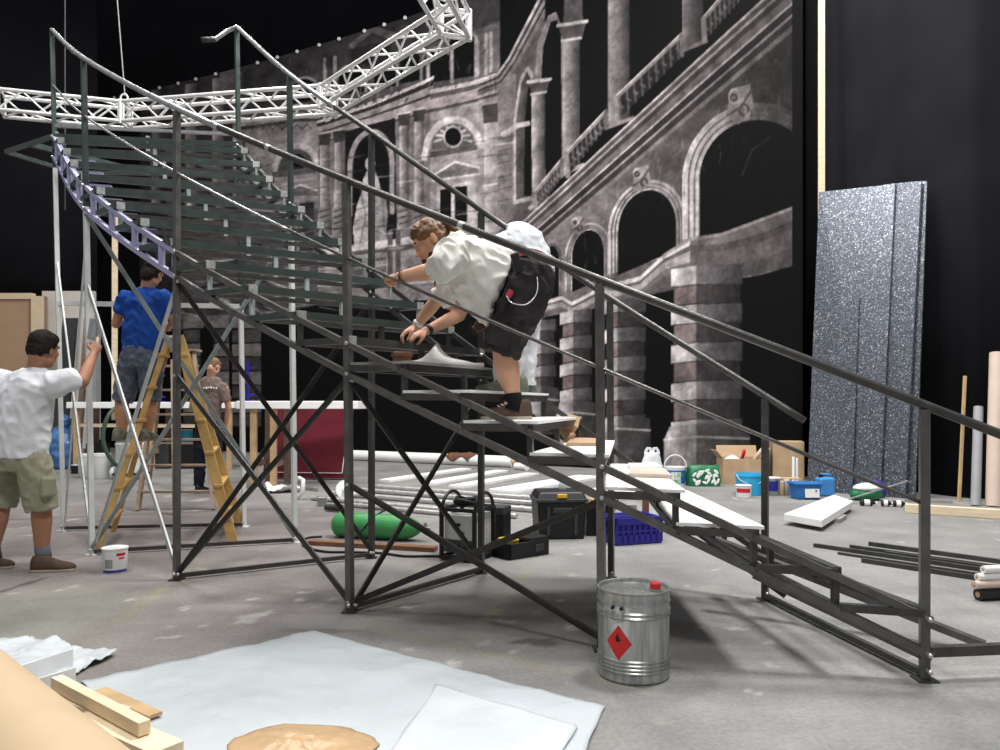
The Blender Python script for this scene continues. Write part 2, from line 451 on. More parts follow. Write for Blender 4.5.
def build_cloth():
    SS = 2; pxs = 98 + 1.1 * (np.arange(641 * SS) + .5) / SS
    Xs = []
    for px in pxs:                       # plan point of each printed column
        k = (px - CX) / F; y = 17.0
        for _ in range(60): y = 0.5 * y + 0.5 * cloth_Y(k * y)
        Xs.append((k * y, y))
    Xs = np.array(Xs); ztop = 10.2
    nz = 430 * SS
    zs = 0.02 + (ztop - .02) * (np.arange(nz) + .5) / nz
    gx = np.repeat(pxs[None, :], nz, 0)
    gy = HY - (zs[:, None] - H) * F / Xs[None, :, 1]
    img = np.empty(gx.shape + (3,)); img[:] = (17, 16, 19)
    GXX, GYY, IMG = gx, gy, img

    def inside(pts):
        pts = np.asarray(pts, float)
        x0, y0 = pts.min(0); x1, y1 = pts.max(0)
        i0, i1 = np.searchsorted(pxs, [x0, x1]); S_ = slice(max(0, i0 - 1), i1 + 1)
        gx, gy = GXX[:, S_], GYY[:, S_]; m = np.zeros(gx.shape, bool)
        sel = (gx >= x0) & (gx <= x1) & (gy >= y0) & (gy <= y1)
        x, y = gx[sel], gy[sel]; r = np.zeros(x.shape, bool)
        n = len(pts)
        for i in range(n):
            xa, ya = pts[i]; xb, yb = pts[(i + 1) % n]
            if ya == yb: continue
            c = ((ya > y) != (yb > y)) & (x < (xb - xa) * (y - ya) / (yb - ya) + xa)
            r ^= c
        m[sel] = r
        return m, S_
    def poly(pts, c, c2=None, ax='x', k=1.0):
        m, S_ = inside(pts)
        if not m.any(): return
        gx, gy, img = GXX[:, S_], GYY[:, S_], IMG[:, S_]
        if c2 is None: col = np.array(c, float)
        else:
            q = gx[m] if ax == 'x' else gy[m]
            t = ((q - q.min()) / max(1e-6, q.max() - q.min()))[:, None]
            col = np.array(c, float) * (1 - t) + np.array(c2, float) * t
        img[m] = img[m] * (1 - k) + col * k
    def line(pts, wd, c, k=1.0):
        c = np.array(c, float)
        for (xa, ya), (xb, yb) in zip(pts[:-1], pts[1:]):
            L = math.hypot(xb - xa, yb - ya)
            if L < 1e-6: continue
            i0, i1 = np.searchsorted(pxs, [min(xa, xb) - wd, max(xa, xb) + wd]); S_ = slice(max(0, i0), i1 + 1)
            gx, gy, img = GXX[:, S_], GYY[:, S_], IMG[:, S_]
            sel = (gx > min(xa, xb) - wd) & (gx < max(xa, xb) + wd) & (gy > min(ya, yb) - wd) & (gy < max(ya, yb) + wd)
            x, y = gx[sel], gy[sel]
            t = np.clip(((x - xa) * (xb - xa) + (y - ya) * (yb - ya)) / L ** 2, 0, 1)
            d = np.hypot(x - xa - t * (xb - xa), y - ya - t * (yb - ya))
            a = np.clip((wd / 2 + .5 - d), 0, 1)[:, None] * k
            img[sel] = img[sel] * (1 - a) + c * a
    def arc(cx, cy, rx, ry, a0=180, a1=360, n=28, tilt=0):
        r = []
        for i in range(n + 1):
            a = math.radians(a0 + (a1 - a0) * i / n)
            x, y = rx * math.cos(a), ry * math.sin(a)
            r.append((cx + x, cy + y + tilt * x))
        return r
    def mould(a, b, bands):
        """stack of moulding stripes between two edges a=(top pts) b=(bottom pts)"""
        for s0, s1, c in bands:
            lo = [(p[0] + (q[0] - p[0]) * s0, p[1] + (q[1] - p[1]) * s0) for p, q in zip(a, b)]
            hi = [(p[0] + (q[0] - p[0]) * s1, p[1] + (q[1] - p[1]) * s1) for p, q in zip(a, b)]
            poly(lo + hi[::-1], c)
    DK = (17, 16, 19)
    # ---------------- far palace front: walls
    poly([(140, 80), (330, 40), (430, 8), (500, -10), (500, 260), (380, 262), (140, 300)], (66, 60, 63))
    poly([(245, 140), (330, 128), (500, 90), (500, 250), (380, 262), (245, 300)], (128, 118, 121))
    poly([(140, 150), (245, 120), (245, 300), (140, 330)], (58, 53, 55))
    # black strip above the print top
    # upper storey: dark wall, arched windows, small columns
    poly([(250, 96), (330, 70), (430, 45), (500, 22), (500, 78), (430, 92), (330, 118), (250, 128)], (62, 56, 59), (96, 88, 91))
    for cx, top, wd, bot in ((305, 82, 12, 104), (352, 70, 13, 96), (385, 62, 11, 90), (410, 52, 10, 84), (437, 52, 13, 84), (463, 36, 14, 80)):
        poly([(cx - wd, bot)] + arc(cx, top + wd * .7, wd, wd * .9) + [(cx + wd, bot - 4)], (15, 14, 17))
        line(arc(cx, top + wd * .7, wd + 1.5, wd * .9 + 1.5), 2.2, (128, 118, 120))
        line([(cx + wd + 1, bot - 4), (cx + wd + 1, top + wd * .7)], 2.4, (136, 126, 128))
    for x, y0, y1 in ((452, 48, 82), (476, 38, 76), (486, 35, 74), (491, 34, 72), (428, 55, 86), (325, 60, 118), (335, 58, 116)):
        line([(x, y0), (x, y1)], 3.6, (140, 130, 132))
    # pediment block over the portico
    poly([(348, 46), (372, 26), (396, 33), (390, 40), (372, 33), (352, 50)], (104, 96, 98))
    poly([(350, 50), (390, 40), (392, 62), (352, 70)], (48, 44, 46))
    # left of the portico: columns and wall behind the steps
    for x, y0, y1, wd in ((156, 82, 210, 9), (191, 76, 210, 11), (218, 70, 205, 11), (238, 64, 200, 10)):
        poly([(x - wd / 2, y0), (x + wd / 2, y0), (x + wd / 2, y1), (x - wd / 2, y1)], (146, 130, 131), (92, 82, 84))
        poly([(x - wd * .8, y0), (x + wd * .8, y0 - 3), (x + wd * .6, y0 + 8), (x - wd * .6, y0 + 9)], (70, 62, 62))
    poly([(215, 62), (232, 56), (246, 90), (250, 118), (240, 130), (226, 100)], (112, 100, 100), (66, 60, 62))
    for k in range(18):
        x = 150 + (k * 37) % 95; y = 160 + (k * 53) % 120
        poly([(x, y), (x + 14, y - 3), (x + 16, y + 14), (x + 3, y + 18)], (112, 102, 104), (60, 55, 58))
    poly([(180, 230), (345, 205), (345, 300), (180, 330)], (88, 80, 83))
    for k in range(26):
        x = 182 + (k * 29) % 155; y = 222 + (k * 41) % 90
        line([(x, y), (x + 22, y - 8 + (k % 5) * 4)], 2.5, (150, 140, 142) if k % 2 else (52, 48, 50))
    # left wing: cornice, lunette, pilasters
    mould([(240, 112), (300, 104), (320, 106)], [(240, 142), (300, 133), (320, 132)], ((0, .12, (150, 138, 140)), (.12, .3, (84, 76, 78)), (.3, .5, (138, 126, 128)), (.5, .62, (70, 64, 66)), (.62, 1, (122, 110, 112))))
    for k in range(6):
        x = 252 + k * 10; line([(x, 130), (x + 5, 125), (x + 10, 129)], 1.6, (84, 76, 78))
    line(arc(296, 170, 22, 24, tilt=-.08), 5, (156, 145, 147)); poly(arc(296, 170, 18, 20, tilt=-.08), (78, 72, 74))
    poly(arc(298, 163, 7, 9, 0, 360), (18, 17, 19)); poly([(272, 172), (316, 167), (316, 173), (272, 178)], (88, 80, 82))
    poly([(276, 196), (300, 184), (318, 190), (318, 196)], (92, 84, 86)); line([(276, 197), (300, 185), (318, 191)], 2, (160, 150, 152))
    poly([(282, 205), (314, 202), (314, 250), (282, 255)], (64, 58, 61)); line([(298, 205), (298, 250)], 3, (130, 120, 122))
    # portico: big entablature, niche, columns, figure
    poly([(318, 126), (434, 100), (434, 250), (318, 262)], (112, 102, 105))
    mould([(316, 122), (372, 104), (434, 76)], [(322, 144), (372, 128), (432, 112)], ((0, .1, (172, 162, 164)), (.1, .26, (52, 47, 49)), (.26, .48, (134, 123, 126)), (.48, .56, (64, 58, 60)), (.56, .92, (140, 128, 131)), (.92, 1, (78, 70, 73))))
    for k in range(12):
        x = 326 + k * 8.6; y = 121 - k * 3.35
        line([(x, y), (x + 3, y - 1)], 3.2, (160, 150, 151))
    poly([(345, 250)] + [(345, 132), (395, 118)] + [(397, 250)], (30, 27, 30))
    line([(350, 215), (350, 170)] + arc(371, 166, 21, 34, tilt=-.1) + [(392, 162), (392, 212)], 5, (138, 127, 129))
    poly([(354, 220), (354, 168)] + arc(371, 166, 17, 28, tilt=-.1) + [(388, 164), (388, 220)], (22, 20, 23))
    for x, y0 in ((325, 142), (339, 139), (404, 122), (419, 118)):
        poly([(x - 4.5, y0), (x + 4.5, y0 - 1), (x + 5, 232), (x - 5, 234)], (166, 152, 154), (78, 70, 74))
        poly([(x - 6.5, y0 - 9), (x + 6.5, y0 - 11), (x + 5, y0 + 3), (x - 5, y0 + 4)], (66, 60, 61))
        line([(x - 6, y0 - 8), (x + 6, y0 - 10)], 2, (170, 158, 158))
        poly([(x - 6, 208), (x + 6, 206), (x + 7, 236), (x - 7, 238)], (142, 132, 133), (86, 79, 82))
        for k in range(4): line([(x - 5, 212 + k * 6), (x + 4, 209 + k * 6)], 1.4, (70, 64, 66))
    poly([(355, 254), (353, 228), (357, 205), (362, 192), (363, 180), (367, 171), (374, 170), (378, 178), (381, 190), (386, 197), (388, 214), (386, 232), (390, 252)], (166, 158, 160), (128, 121, 124))
    poly(arc(370, 164, 5, 7, 0, 360), (176, 168, 169))
    for a in ([(360, 190), (366, 215), (360, 245)], [(372, 180), (376, 210), (371, 248)], [(382, 190), (384, 225), (388, 248)], [(357, 210), (372, 205), (388, 215)], [(356, 230), (366, 226), (384, 235)]):
        line(a, 1.8, (92, 86, 90), .5)
    # plinth course under the portico
    mould([(318, 250), (440, 232)], [(318, 300), (440, 300)], ((0, .12, (170, 160, 162)), (.12, .2, (90, 82, 85)), (.2, .6, (138, 128, 131)), (.6, .66, (84, 78, 80)), (.66, .74, (166, 156, 158)), (.74, 1, (120, 111, 114))))
    for x in (390, 398): line([(x, 232), (x, 285)], 5, (88, 80, 82))
    poly([(352, 262), (386, 257), (386, 272), (352, 276)], (98, 90, 93))
    for k in range(8): line(arc(356 + k * 4, 267 - k * .6, 1.6, 2.4, 0, 360, 8), 1.1, (152, 142, 144), .7)
    # right wing of the far front
    mould([(430, 90), (470, 82), (502, 72)], [(430, 122), (470, 112), (502, 104)], ((0, .14, (170, 158, 160)), (.14, .3, (88, 80, 83)), (.3, .62, (148, 132, 136)), (.62, .72, (84, 76, 79)), (.72, 1, (140, 128, 131))))
    poly([(430, 118), (502, 104), (502, 232), (430, 240)], (134, 124, 127))
    line([(424, 158)] + arc(453, 150, 27, 30, 190, 350, tilt=-.06) + [(481, 146)], 6, (168, 157, 159))
    poly(arc(453, 149, 22, 25, 180, 360, tilt=-.06), (92, 85, 87))
    for k in range(9):
        a = math.radians(190 + k * 20); line([(453 + 12 * math.cos(a), 142 + 12 * math.sin(a)), (453 + 19 * math.cos(a), 145 + 19 * math.sin(a))], 2.2, (156, 146, 148))
    poly(arc(453, 137, 10, 11, 0, 360), (150, 140, 142)); poly(arc(453, 137, 8, 9, 0, 360), (16, 15, 18))
    poly([(430, 152), (477, 145), (477, 150), (430, 158)], (84, 77, 79))
    poly([(434, 176), (455, 162), (478, 168), (478, 174), (434, 181)], (110, 101, 104)); line([(433, 176), (455, 162), (479, 168)], 2.2, (176, 166, 168)); line([(433, 181), (479, 174)], 2.2, (170, 160, 162))
    poly([(437, 186), (476, 180), (476, 232), (437, 236)], (150, 139, 142))
    poly([(440, 190), (451, 188), (451, 225), (440, 226)], (20, 19, 22)); poly([(455, 187), (467, 186), (467, 222), (455, 224)], (20, 19, 22))
    line([(453, 188), (453, 228)], 2.4, (170, 160, 162))
    poly([(484, 112), (497, 110), (497, 232), (484, 234)], (160, 147, 150), (130, 119, 122))
    poly([(482, 106), (500, 103), (498, 122), (484, 124)], (72, 65, 67)); line([(484, 186), (497, 184)], 2, (190, 180, 180))
    # ---------------- corner and right arcade
    poly([(498, 78), (545, -5), (803, -90), (803, 240), (640, 215), (560, 240), (498, 232)], (86, 78, 81))
    poly([(498, 82), (516, 74), (516, 215), (498, 232)], (122, 110, 113), (104, 94, 97))
    for y in (140, 152, 164, 178, 190, 202): line([(498, y), (516, y - 4)], 1.2, (84, 76, 79))
    # corner moulding that sweeps up
    mould([(478, 82), (497, 74), (508, 58), (545, -14)], [(478, 96), (502, 88), (518, 66), (562, -14)], ((0, .2, (150, 139, 141)), (.2, .36, (60, 54, 57)), (.36, .58, (124, 113, 116)), (.58, .7, (56, 50, 53)), (.7, 1, (104, 95, 98))))
    # bay openings (black) and their lit reveals
    poly([(545, -60), (803, -160), (803, -20), (690, 72), (610, 150), (545, 205)], (15, 14, 17))
    poly([(513, 205), (513, 122), (520, 78), (528, 66), (533, 74), (534, 200)], (150, 139, 141), (120, 110, 113))
    poly([(516, 200), (516, 124), (521, 84), (527, 72), (531, 80), (532, 196)], (88, 80, 82), (52, 47, 50))
    poly([(524, 196), (525, 120), (528, 90), (531, 84), (532, 196)], (16, 15, 18))
    line([(503, 135), (518, 126), (528, 124)], 5, (150, 140, 142))
    poly([(534, 92), (537, 45), (548, 16), (556, 12), (563, 30), (563, 165), (545, 180)], (112, 102, 105))
    poly([(541, 88), (543, 48), (551, 22), (557, 20), (561, 35), (562, 165), (546, 180)], (15, 14, 17))
    poly([(563, 30), (566, -40), (582, -46), (583, 30)], (78, 71, 74))
    for x0, x1, yc, y1, hi in ((532, 545, 92, 208, 156), (563, 580, 38, 175, 148), (608, 630, -20, 128, 132), (682, 703, -60, 52, 112)):
        poly([(x0, yc), (x1, yc - 3), (x1, y1 - 8), (x0, y1)], (hi, hi - 10, hi - 8), (hi * .42, hi * .38, hi * .4))
        wd = x1 - x0
        poly([(x0 - wd * .28, yc - wd * .7), (x1 + wd * .38, yc - wd * .95), (x1 + wd * .1, yc + 2), (x0, yc + 4)], (hi * .5, hi * .46, hi * .47))
        line([(x0 - wd * .3, yc - wd * .72), (x1 + wd * .4, yc - wd * .97)], 3.4, (hi + 8, hi, hi))
        line([(x0 - 1, yc + 3), (x1 + 1, yc)], 2.4, (hi, hi - 8, hi - 8))
        line([(x0 - 2, y1), (x1 + 3, y1 - 10)], 4, (hi * .9, hi * .8, hi * .82))
    # balustrades
    for a, b, c, d in (((534, 194), (562, 160), (562, 176), (536, 212)), ((566, 154), (606, 112), (607, 126), (568, 176)), ((616, 98), (681, 36), (682, 56), (618, 120)), ((703, 20), (745, -30), (745, -5), (704, 42))):
        poly([a, b, c, d], (44, 40, 42))
        n = 9
        for k in range(n):
            s = (k + .5) / n
            p = (a[0] + (b[0] - a[0]) * s, a[1] + (b[1] - a[1]) * s); q = (d[0] + (c[0] - d[0]) * s, d[1] + (c[1] - d[1]) * s)
            line([(p[0], p[1] + 3), q], 2.0, (84, 77, 79))
            line([(p[0], (p[1] + q[1]) / 2), (q[0] + 1.5, (p[1] + q[1]) / 2 + 2)], 2.2, (98, 90, 92))
        line([a, b], 4, (112, 103, 105)); line([(a[0], a[1] - 2), (b[0], b[1] - 2)], 1.6, (160, 150, 151))
        line([a, d], 5, (120, 111, 113)); line([b, c], 4, (92, 85, 87))
    # main cornice running up to the upper edge
    top = [(522, 222), (610, 140), (690, 66), (755, 6), (830, -62)]
    bot = [(545, 240), (610, 186), (690, 118), (803, 22), (880, -40)]
    mould(top, bot, ((0, .06, (150, 140, 142)), (.06, .16, (82, 74, 77)), (.16, .22, (138, 128, 130)), (.22, .34, (66, 60, 62)), (.34, .5, (98, 89, 92)), (.5, .55, (150, 140, 141)), (.55, .7, (52, 47, 50)), (.7, .76, (130, 120, 122)), (.76, .9, (62, 56, 58)), (.9, 1, (112, 102, 104))))
    # spandrel wall under the cornice
    wall = [(545, 238), (610, 186), (690, 118), (803, 24), (803, 290), (545, 320)]
    poly(wall, (112, 102, 104), (58, 52, 54))
    # ground floor arches
    def arch(cx, spring, rx, top, base, base2, ring, lo, hi, tilt):
        ro = rx + ring; ry = spring - top
        A = [(cx - ro, base)] + arc(cx, spring, ro, ry + ring, 180, 360, 36, tilt) + [(cx + ro, base2)]
        poly(A, hi, lo)
        for f, c in ((.28, (84, 77, 79)), (.62, (88, 80, 82))):
            r2 = rx + ring * f
            line([(cx - r2, base)] + arc(cx, spring, r2, ry + ring * f, 180, 360, 36, tilt) + [(cx + r2, base2)], 1.6, c, .9)
        poly([(cx - rx, base)] + arc(cx, spring, rx, ry, 180, 360, 36, tilt) + [(cx + rx, base2)], (15, 14, 17))
    arch(552, 262, 7, 246, 300, 296, 4, (120, 111, 113), (150, 140, 142), -.2)
    arch(588, 254, 16, 230, 292, 277, 7, (130, 121, 123), (160, 151, 153), -.18)
    arch(647, 228, 29, 190, 275, 250, 10, (128, 119, 121), (166, 157, 159), -.15)
    arch(757, 180, 58, 120, 240, 205, 17, (62, 56, 58), (166, 157, 158), -.02)
    line([(742, 175), (752, 150), (770, 138)], 2.2, (44, 42, 46))
    for x, y, s in ((577, 225, .7), (640, 178, 1.0), (738, 104, 1.5)):   # scroll keystones
        poly([(x - 8 * s, y + 10 * s), (x - 5 * s, y - 10 * s), (x + 8 * s, y - 13 * s), (x + 11 * s, y + 5 * s), (x, y + 14 * s)], (124, 114, 116))
        line(arc(x - 2 * s, y - 5 * s, 4 * s, 4.5 * s, 20, 300), 1.6, (150, 140, 142)); line(arc(x + 4 * s, y + 4 * s, 3 * s, 3.6 * s, 90, 380), 1.5, (60, 54, 56)); line(arc(x - 3 * s, y - 4 * s, 2 * s, 2.2 * s, 0, 360), 1.4, (58, 52, 54))
        line([(x - 7 * s, y + 8 * s), (x + 2 * s, y + 2 * s), (x + 9 * s, y - 9 * s)], 2.2, (84, 76, 79))
    # string course stepping along the piers
    poly([(530, 320), (803, 262), (803, 480), (530, 480)], DK)
    st = [(528, 314), (542, 306), (548, 300), (562, 296), (572, 302), (594, 290), (604, 280), (612, 283), (640, 276), (664, 254), (690, 238), (720, 234), (760, 222), (803, 203)]
    sb = [(528, 326), (542, 320), (548, 314), (562, 311), (572, 318), (594, 308), (604, 299), (612, 304), (640, 296), (664, 276), (690, 272), (720, 281), (760, 275), (803, 262)]
    mould(st, sb, ((0, .22, (168, 158, 160)), (.22, .38, (92, 85, 87)), (.38, .7, (134, 124, 126)), (.7, 1, (100, 92, 95))))
    poly([(690, 240), (720, 236), (803, 205), (803, 264), (720, 282), (690, 274)], (84, 77, 78), (58, 52, 53), k=.75)
    line([(664, 255), (690, 239), (720, 235), (803, 204)], 3, (128, 119, 120))
    # rusticated piers: lit return on one side, shaded face on the other
    for x0, xm, x1, y0, y1, nrow, pl in ((530, 541, 556, 322, 402, 7, 398), (560, 573, 592, 312, 416, 8, 408), (604, 618, 646, 300, 432, 9, 424), (671, 696, 742, 268, 440, 9, 432)):
        poly([(x0 + 3, y0), (x1 - 2, y0 - 4), (x1 - 2, y1), (x0 + 3, y1)], (120, 100, 100), (52, 46, 48))
        hgt = (y1 - y0) / nrow
        for k in range(nrow):
            ya = y0 + k * hgt
            if k % 2 == 0:
                poly([(x0, ya + 1), (xm, ya - 2), (xm, ya + hgt - 2), (x0, ya + hgt)], (166, 158, 160), (144, 136, 138))
                poly([(xm, ya - 2), (x1, ya - 3), (x1, ya + hgt - 3), (xm, ya + hgt - 2)], (100, 94, 97), (62, 57, 60))
            else:
                poly([(x0 + 4, ya), (xm, ya - 2), (xm, ya + hgt - 2), (x0 + 4, ya + hgt)], (116, 98, 98))
                poly([(xm, ya - 2), (x1 - 3, ya - 3), (x1 - 3, ya + hgt - 3), (xm, ya + hgt - 2)], (70, 62, 64), (46, 41, 43))
            line([(x0 + 1, ya + hgt), (xm, ya + hgt - 2.4), (x1, ya + hgt - 3)], 1.1, (40, 36, 38))
        e = (x1 - x0) * .1
        poly([(x0 - e, y1), (x0 - e * .2, y1 - 14), (xm, y1 - 17), (xm, y1 + 32), (x0 - e, y1 + 34)], (150, 142, 144), (124, 117, 119))
        poly([(xm, y1 - 17), (x1 + e, y1 - 14), (x1 + e * 1.4, y1 + 32), (xm, y1 + 32)], (86, 80, 82), (56, 52, 54))
        line([(x0 - e, y1 - 1), (xm, y1 - 4), (x1 + e, y1 - 2)], 1.8, (172, 164, 165), .7)
    # pier at the far side seen beneath the steps
    for x0, x1 in ((184, 204), (206, 229), (232, 261)):
        for k in range(9):
            y = 302 + k * 14
            poly([(x0, y), (x1, y - 1), (x1, y + 12), (x0, y + 12)], (110, 102, 104) if (k + x0) % 2 else (74, 68, 70))
    poly([(200, 330), (208, 326), (214, 340), (212, 400), (202, 400)], (14, 13, 16))
    poly([(205, 304), (222, 298), (232, 304), (222, 310)], (150, 142, 144))
    # unprinted border
    poly([(792, -200), (804, -200), (804, 480), (792, 480)], DK)
    # extra printed detail: coursing on the far walls, balusters of the attic, ornaments
    rs = random.Random(8)
    for k in range(120):
        x = rs.uniform(250, 500); y = rs.uniform(150, 290) - (x - 380) * .12; L_ = rs.uniform(6, 22)
        line([(x, y), (x + L_, y - L_ * .12)], rs.uniform(.8, 1.6), rs.choice([(70, 62, 65), (84, 76, 79), (168, 158, 160)]), .55)
    for k in range(70):
        x = rs.uniform(250, 500); y = rs.uniform(40, 110) - (x - 380) * .22
        line([(x, y), (x + rs.uniform(-3, 3), y + rs.uniform(3, 12))], rs.uniform(.8, 1.8), rs.choice([(40, 36, 38), (120, 112, 114)]), .6)
    for k in range(90):
        x = rs.uniform(545, 795); y = rs.uniform(0, 1)
        y0 = np.interp(x, [545, 610, 690, 803], [242, 190, 124, 30]); y = y0 + y * 60
        line([(x, y), (x + rs.uniform(-2, 2), y + rs.uniform(4, 14))], rs.uniform(.8, 2), rs.choice([(60, 54, 56), (128, 118, 120)]), .35)
    for k in range(60):
        x = rs.uniform(180, 345); y = rs.uniform(225, 325)
        line([(x, y), (x + rs.uniform(8, 26), y + rs.uniform(-6, 8))], rs.uniform(1, 2.2), rs.choice([(150, 142, 144), (40, 37, 40), (120, 112, 114)]), .6)
    nz, nx_ = 430, 641
    img = img.reshape(nz, SS, nx_, SS, 3).mean((1, 3)); gx = gx.reshape(nz, SS, nx_, SS).mean((1, 3)); gy = gy.reshape(nz, SS, nx_, SS).mean((1, 3))
    pxs = pxs.reshape(nx_, SS).mean(1); Xs = Xs.reshape(nx_, SS, 2).mean(1); zs = np.linspace(.02, ztop, nz)
    rng = np.random.default_rng(5)
    nz1 = rng.normal(0, 1, gx.shape)
    nz2 = rng.normal(0, 1, gx.shape)
    def blur(a, n):
        for _ in range(n):
            a = (a + np.roll(a, 1, 0) + np.roll(a, -1, 0) + np.roll(a, 1, 1) + np.roll(a, -1, 1)) / 5
        return a
    b1 = blur(nz1, 2); b1 /= b1.std(); b2 = blur(nz2, 26); b2 /= b2.std()
    img *= (1 + .045 * b1 + .07 * b2)[..., None]
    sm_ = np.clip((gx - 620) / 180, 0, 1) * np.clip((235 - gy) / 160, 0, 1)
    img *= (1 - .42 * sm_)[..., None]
    grey = img.mean(-1, keepdims=True); img = grey + (img - grey) * .55
    img = 175 * (np.clip(img, 1, 255) / 175) ** 1.28
    img = np.clip(img * 0.98, 9, 255) / 255.0
    lnr = np.where(img <= 0.04045, img / 12.92, ((img + .055) / 1.055) ** 2.4)
    verts = np.stack([np.repeat(Xs[None, :, 0], nz, 0), np.repeat(Xs[None, :, 1], nz, 0), np.repeat(zs[:, None], len(pxs), 1)], -1)
    s = np.cumsum(np.r_[0, np.hypot(*np.diff(Xs, axis=0).T)])
    verts[..., 1] += (.015 * np.sin(s * 3.1) + .02 * np.sin(s * 1.3))[None, :] * np.linspace(1, .4, nz)[:, None]
    idx = np.arange(nz * len(pxs)).reshape(nz, len(pxs))
    faces = np.stack([idx[:-1, :-1].ravel(), idx[:-1, 1:].ravel(), idx[1:, 1:].ravel(), idx[1:, :-1].ravel()], 1)
    root = thing('printed_cloth', 'huge hanging cloth printed with a grey arcaded palace courtyard', 'stage cloth', (Xs[len(Xs) // 2, 0], Xs[len(Xs) // 2, 1], 0))
    me = bpy.data.meshes.new('print')
    me.from_pydata((verts.reshape(-1, 3) - np.array(root.location)).tolist(), [], faces.tolist())
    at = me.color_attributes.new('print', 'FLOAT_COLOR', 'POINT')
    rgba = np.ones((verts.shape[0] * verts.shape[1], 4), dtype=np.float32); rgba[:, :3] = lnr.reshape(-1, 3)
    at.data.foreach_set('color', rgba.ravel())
    me.polygons.foreach_set('use_smooth', [True] * len(me.polygons))
    m = bpy.data.materials.new('printed_textile'); m.use_nodes = True; nt = m.node_tree; b = nt.nodes['Principled BSDF']
    ca = nt.nodes.new('ShaderNodeVertexColor'); ca.layer_name = 'print'
    tc = nt.nodes.new('ShaderNodeTexCoord'); n1 = nt.nodes.new('ShaderNodeTexNoise'); n1.inputs['Scale'].default_value = 16; n1.inputs['Detail'].default_value = 6
    nt.links.new(tc.outputs['Object'], n1.inputs['Vector'])
    a1 = nt.nodes.new('ShaderNodeMapRange'); a1.inputs[1].default_value = .3; a1.inputs[2].default_value = .7; a1.inputs[3].default_value = 1.22; a1.inputs[4].default_value = 1.5
    nt.links.new(n1.outputs[0], a1.inputs[0])
    vm = nt.nodes.new('ShaderNodeVectorMath'); vm.operation = 'SCALE'; nt.links.new(ca.outputs[0], vm.inputs[0]); nt.links.new(a1.outputs[0], vm.inputs['Scale'])
    nt.links.new(vm.outputs[0], b.inputs['Base Color']); b.inputs['Roughness'].default_value = .9; b.inputs['Specular IOR Level'].default_value = .1
    me.materials.append(m)
    o = bpy.data.objects.new('print', me); COL.objects.link(o); o.parent = root
    # eyelets with white ties along the top hem
    for px in (115, 160, 179, 197, 216, 238, 258, 278, 298, 320, 340, 365, 385, 405, 427):
        i = int(np.argmin(abs(pxs - px))); c = V((Xs[i, 0], Xs[i, 1] - .04, ztop - .03))
        mb = MB(); mb.lathe([(.02, -.01), (.045, 0), (.045, .012), (.02, .02)], c, 10, frame_to((0, -1, 0)))
        mb.build('eyelet', 'white_steel', root)
build_cloth()
# ------------------------------------------------------------------ curved steel staircase
OUT = [(1.93, 3.41), (.52, 3.83), (-.906, 4.53), (-2.31, 5.36), (-3.4, 6.25), (-4.33, 7.44)]
INN = [(1.70, 4.81), (.80, 5.39), (-.14, 5.58), (-1.05, 6.13), (-1.86, 6.80), (-2.62, 7.68)]
ZS = [.286, .938, 1.62, 2.34, 3.07, 3.90]          # top stringer
ZL = [.125, .780, 1.437, 2.165, 2.88, 3.70]        # lower stringer
ZR = [1.25, 1.89, 2.61, 3.37, 4.14, 4.97]          # hand rail
ZRI = [1.31, 2.02, 2.70, 3.48, 4.25, 5.12]
ZM = [.80, 1.44, 2.14, 2.91, 3.66, 4.42]           # middle rail
def zz(arr, t): return crom([(v, 0, 0) for v in arr], t).x
LO, LI = [0, -.012, -.022, 0, -.07, -.115], [0, -.01, 0, 0, -.05, -.075]     # the posts stand slightly out of plumb
def ou(t, z=0): p = crom([(x, y, 0) for x, y in OUT], t); return V((p.x + zz(LO, t) * z / max(1, zz(ZR, t)), p.y, z))
def inn(t, z=0): p = crom([(x, y, 0) for x, y in INN], t); return V((p.x + zz(LI, t) * z / max(1, zz(ZRI, t)), p.y, z))
def curve(fn, arr, t0, t1, n, dz=0): return [fn(t0 + (t1 - t0) * i / n, zz(arr, t0 + (t1 - t0) * i / n) + dz) for i in range(n + 1)]

stair = thing('staircase', 'curved dark steel stage staircase with handrails rising past the printed cloth', 'staircase', (0, 4.6, 0))
def part(mb, name, m, label=None, **k):
    o = mb.build(name, m, stair, **k)
    if label: o['label'] = label
    return o
# stringers, one length per side and level; the upper flight is primed lilac
for fn, side in ((ou, 'o'), (inn, 'i')):
    for arr, hh in ((ZS, .034), (ZL, .036)):
        t0 = -.02 if side == 'o' else -.12
        part(MB().sweep(curve(fn, arr, t0, 3.0 if side == 'o' else 5, 30), .04, hh), 'stringer', 'steel2' if side == 'o' else 'steel')
        if side == 'o':
            part(MB().sweep(curve(fn, arr, 3.0, 5.02, 24), .04, hh), 'stringer', 'lilac', 'lilac primed length of stringer')
part(MB().sweep(curve(ou, ZL, -.02, .50, 8, -.006), .02, .06), 'toe_plate', 'steel2')
# rungs between the two outer stringers of the upper flight
for k in range(12, 20):
    t = (k + .5) / 4
    part(MB().beam(ou(t, zz(ZL, t)), ou(t, zz(ZS, t)), .035, .035), 'stringer_rung', 'lilac')
    if t > 3.2: part(MB().beam(ou(t + .05, zz(ZL, t) + .05), ou(t + .05, zz(ZL, t) + .05) + (inn(t) - ou(t)).normalized() * .35, .05, .03), 'stringer_rung', 'lilac')
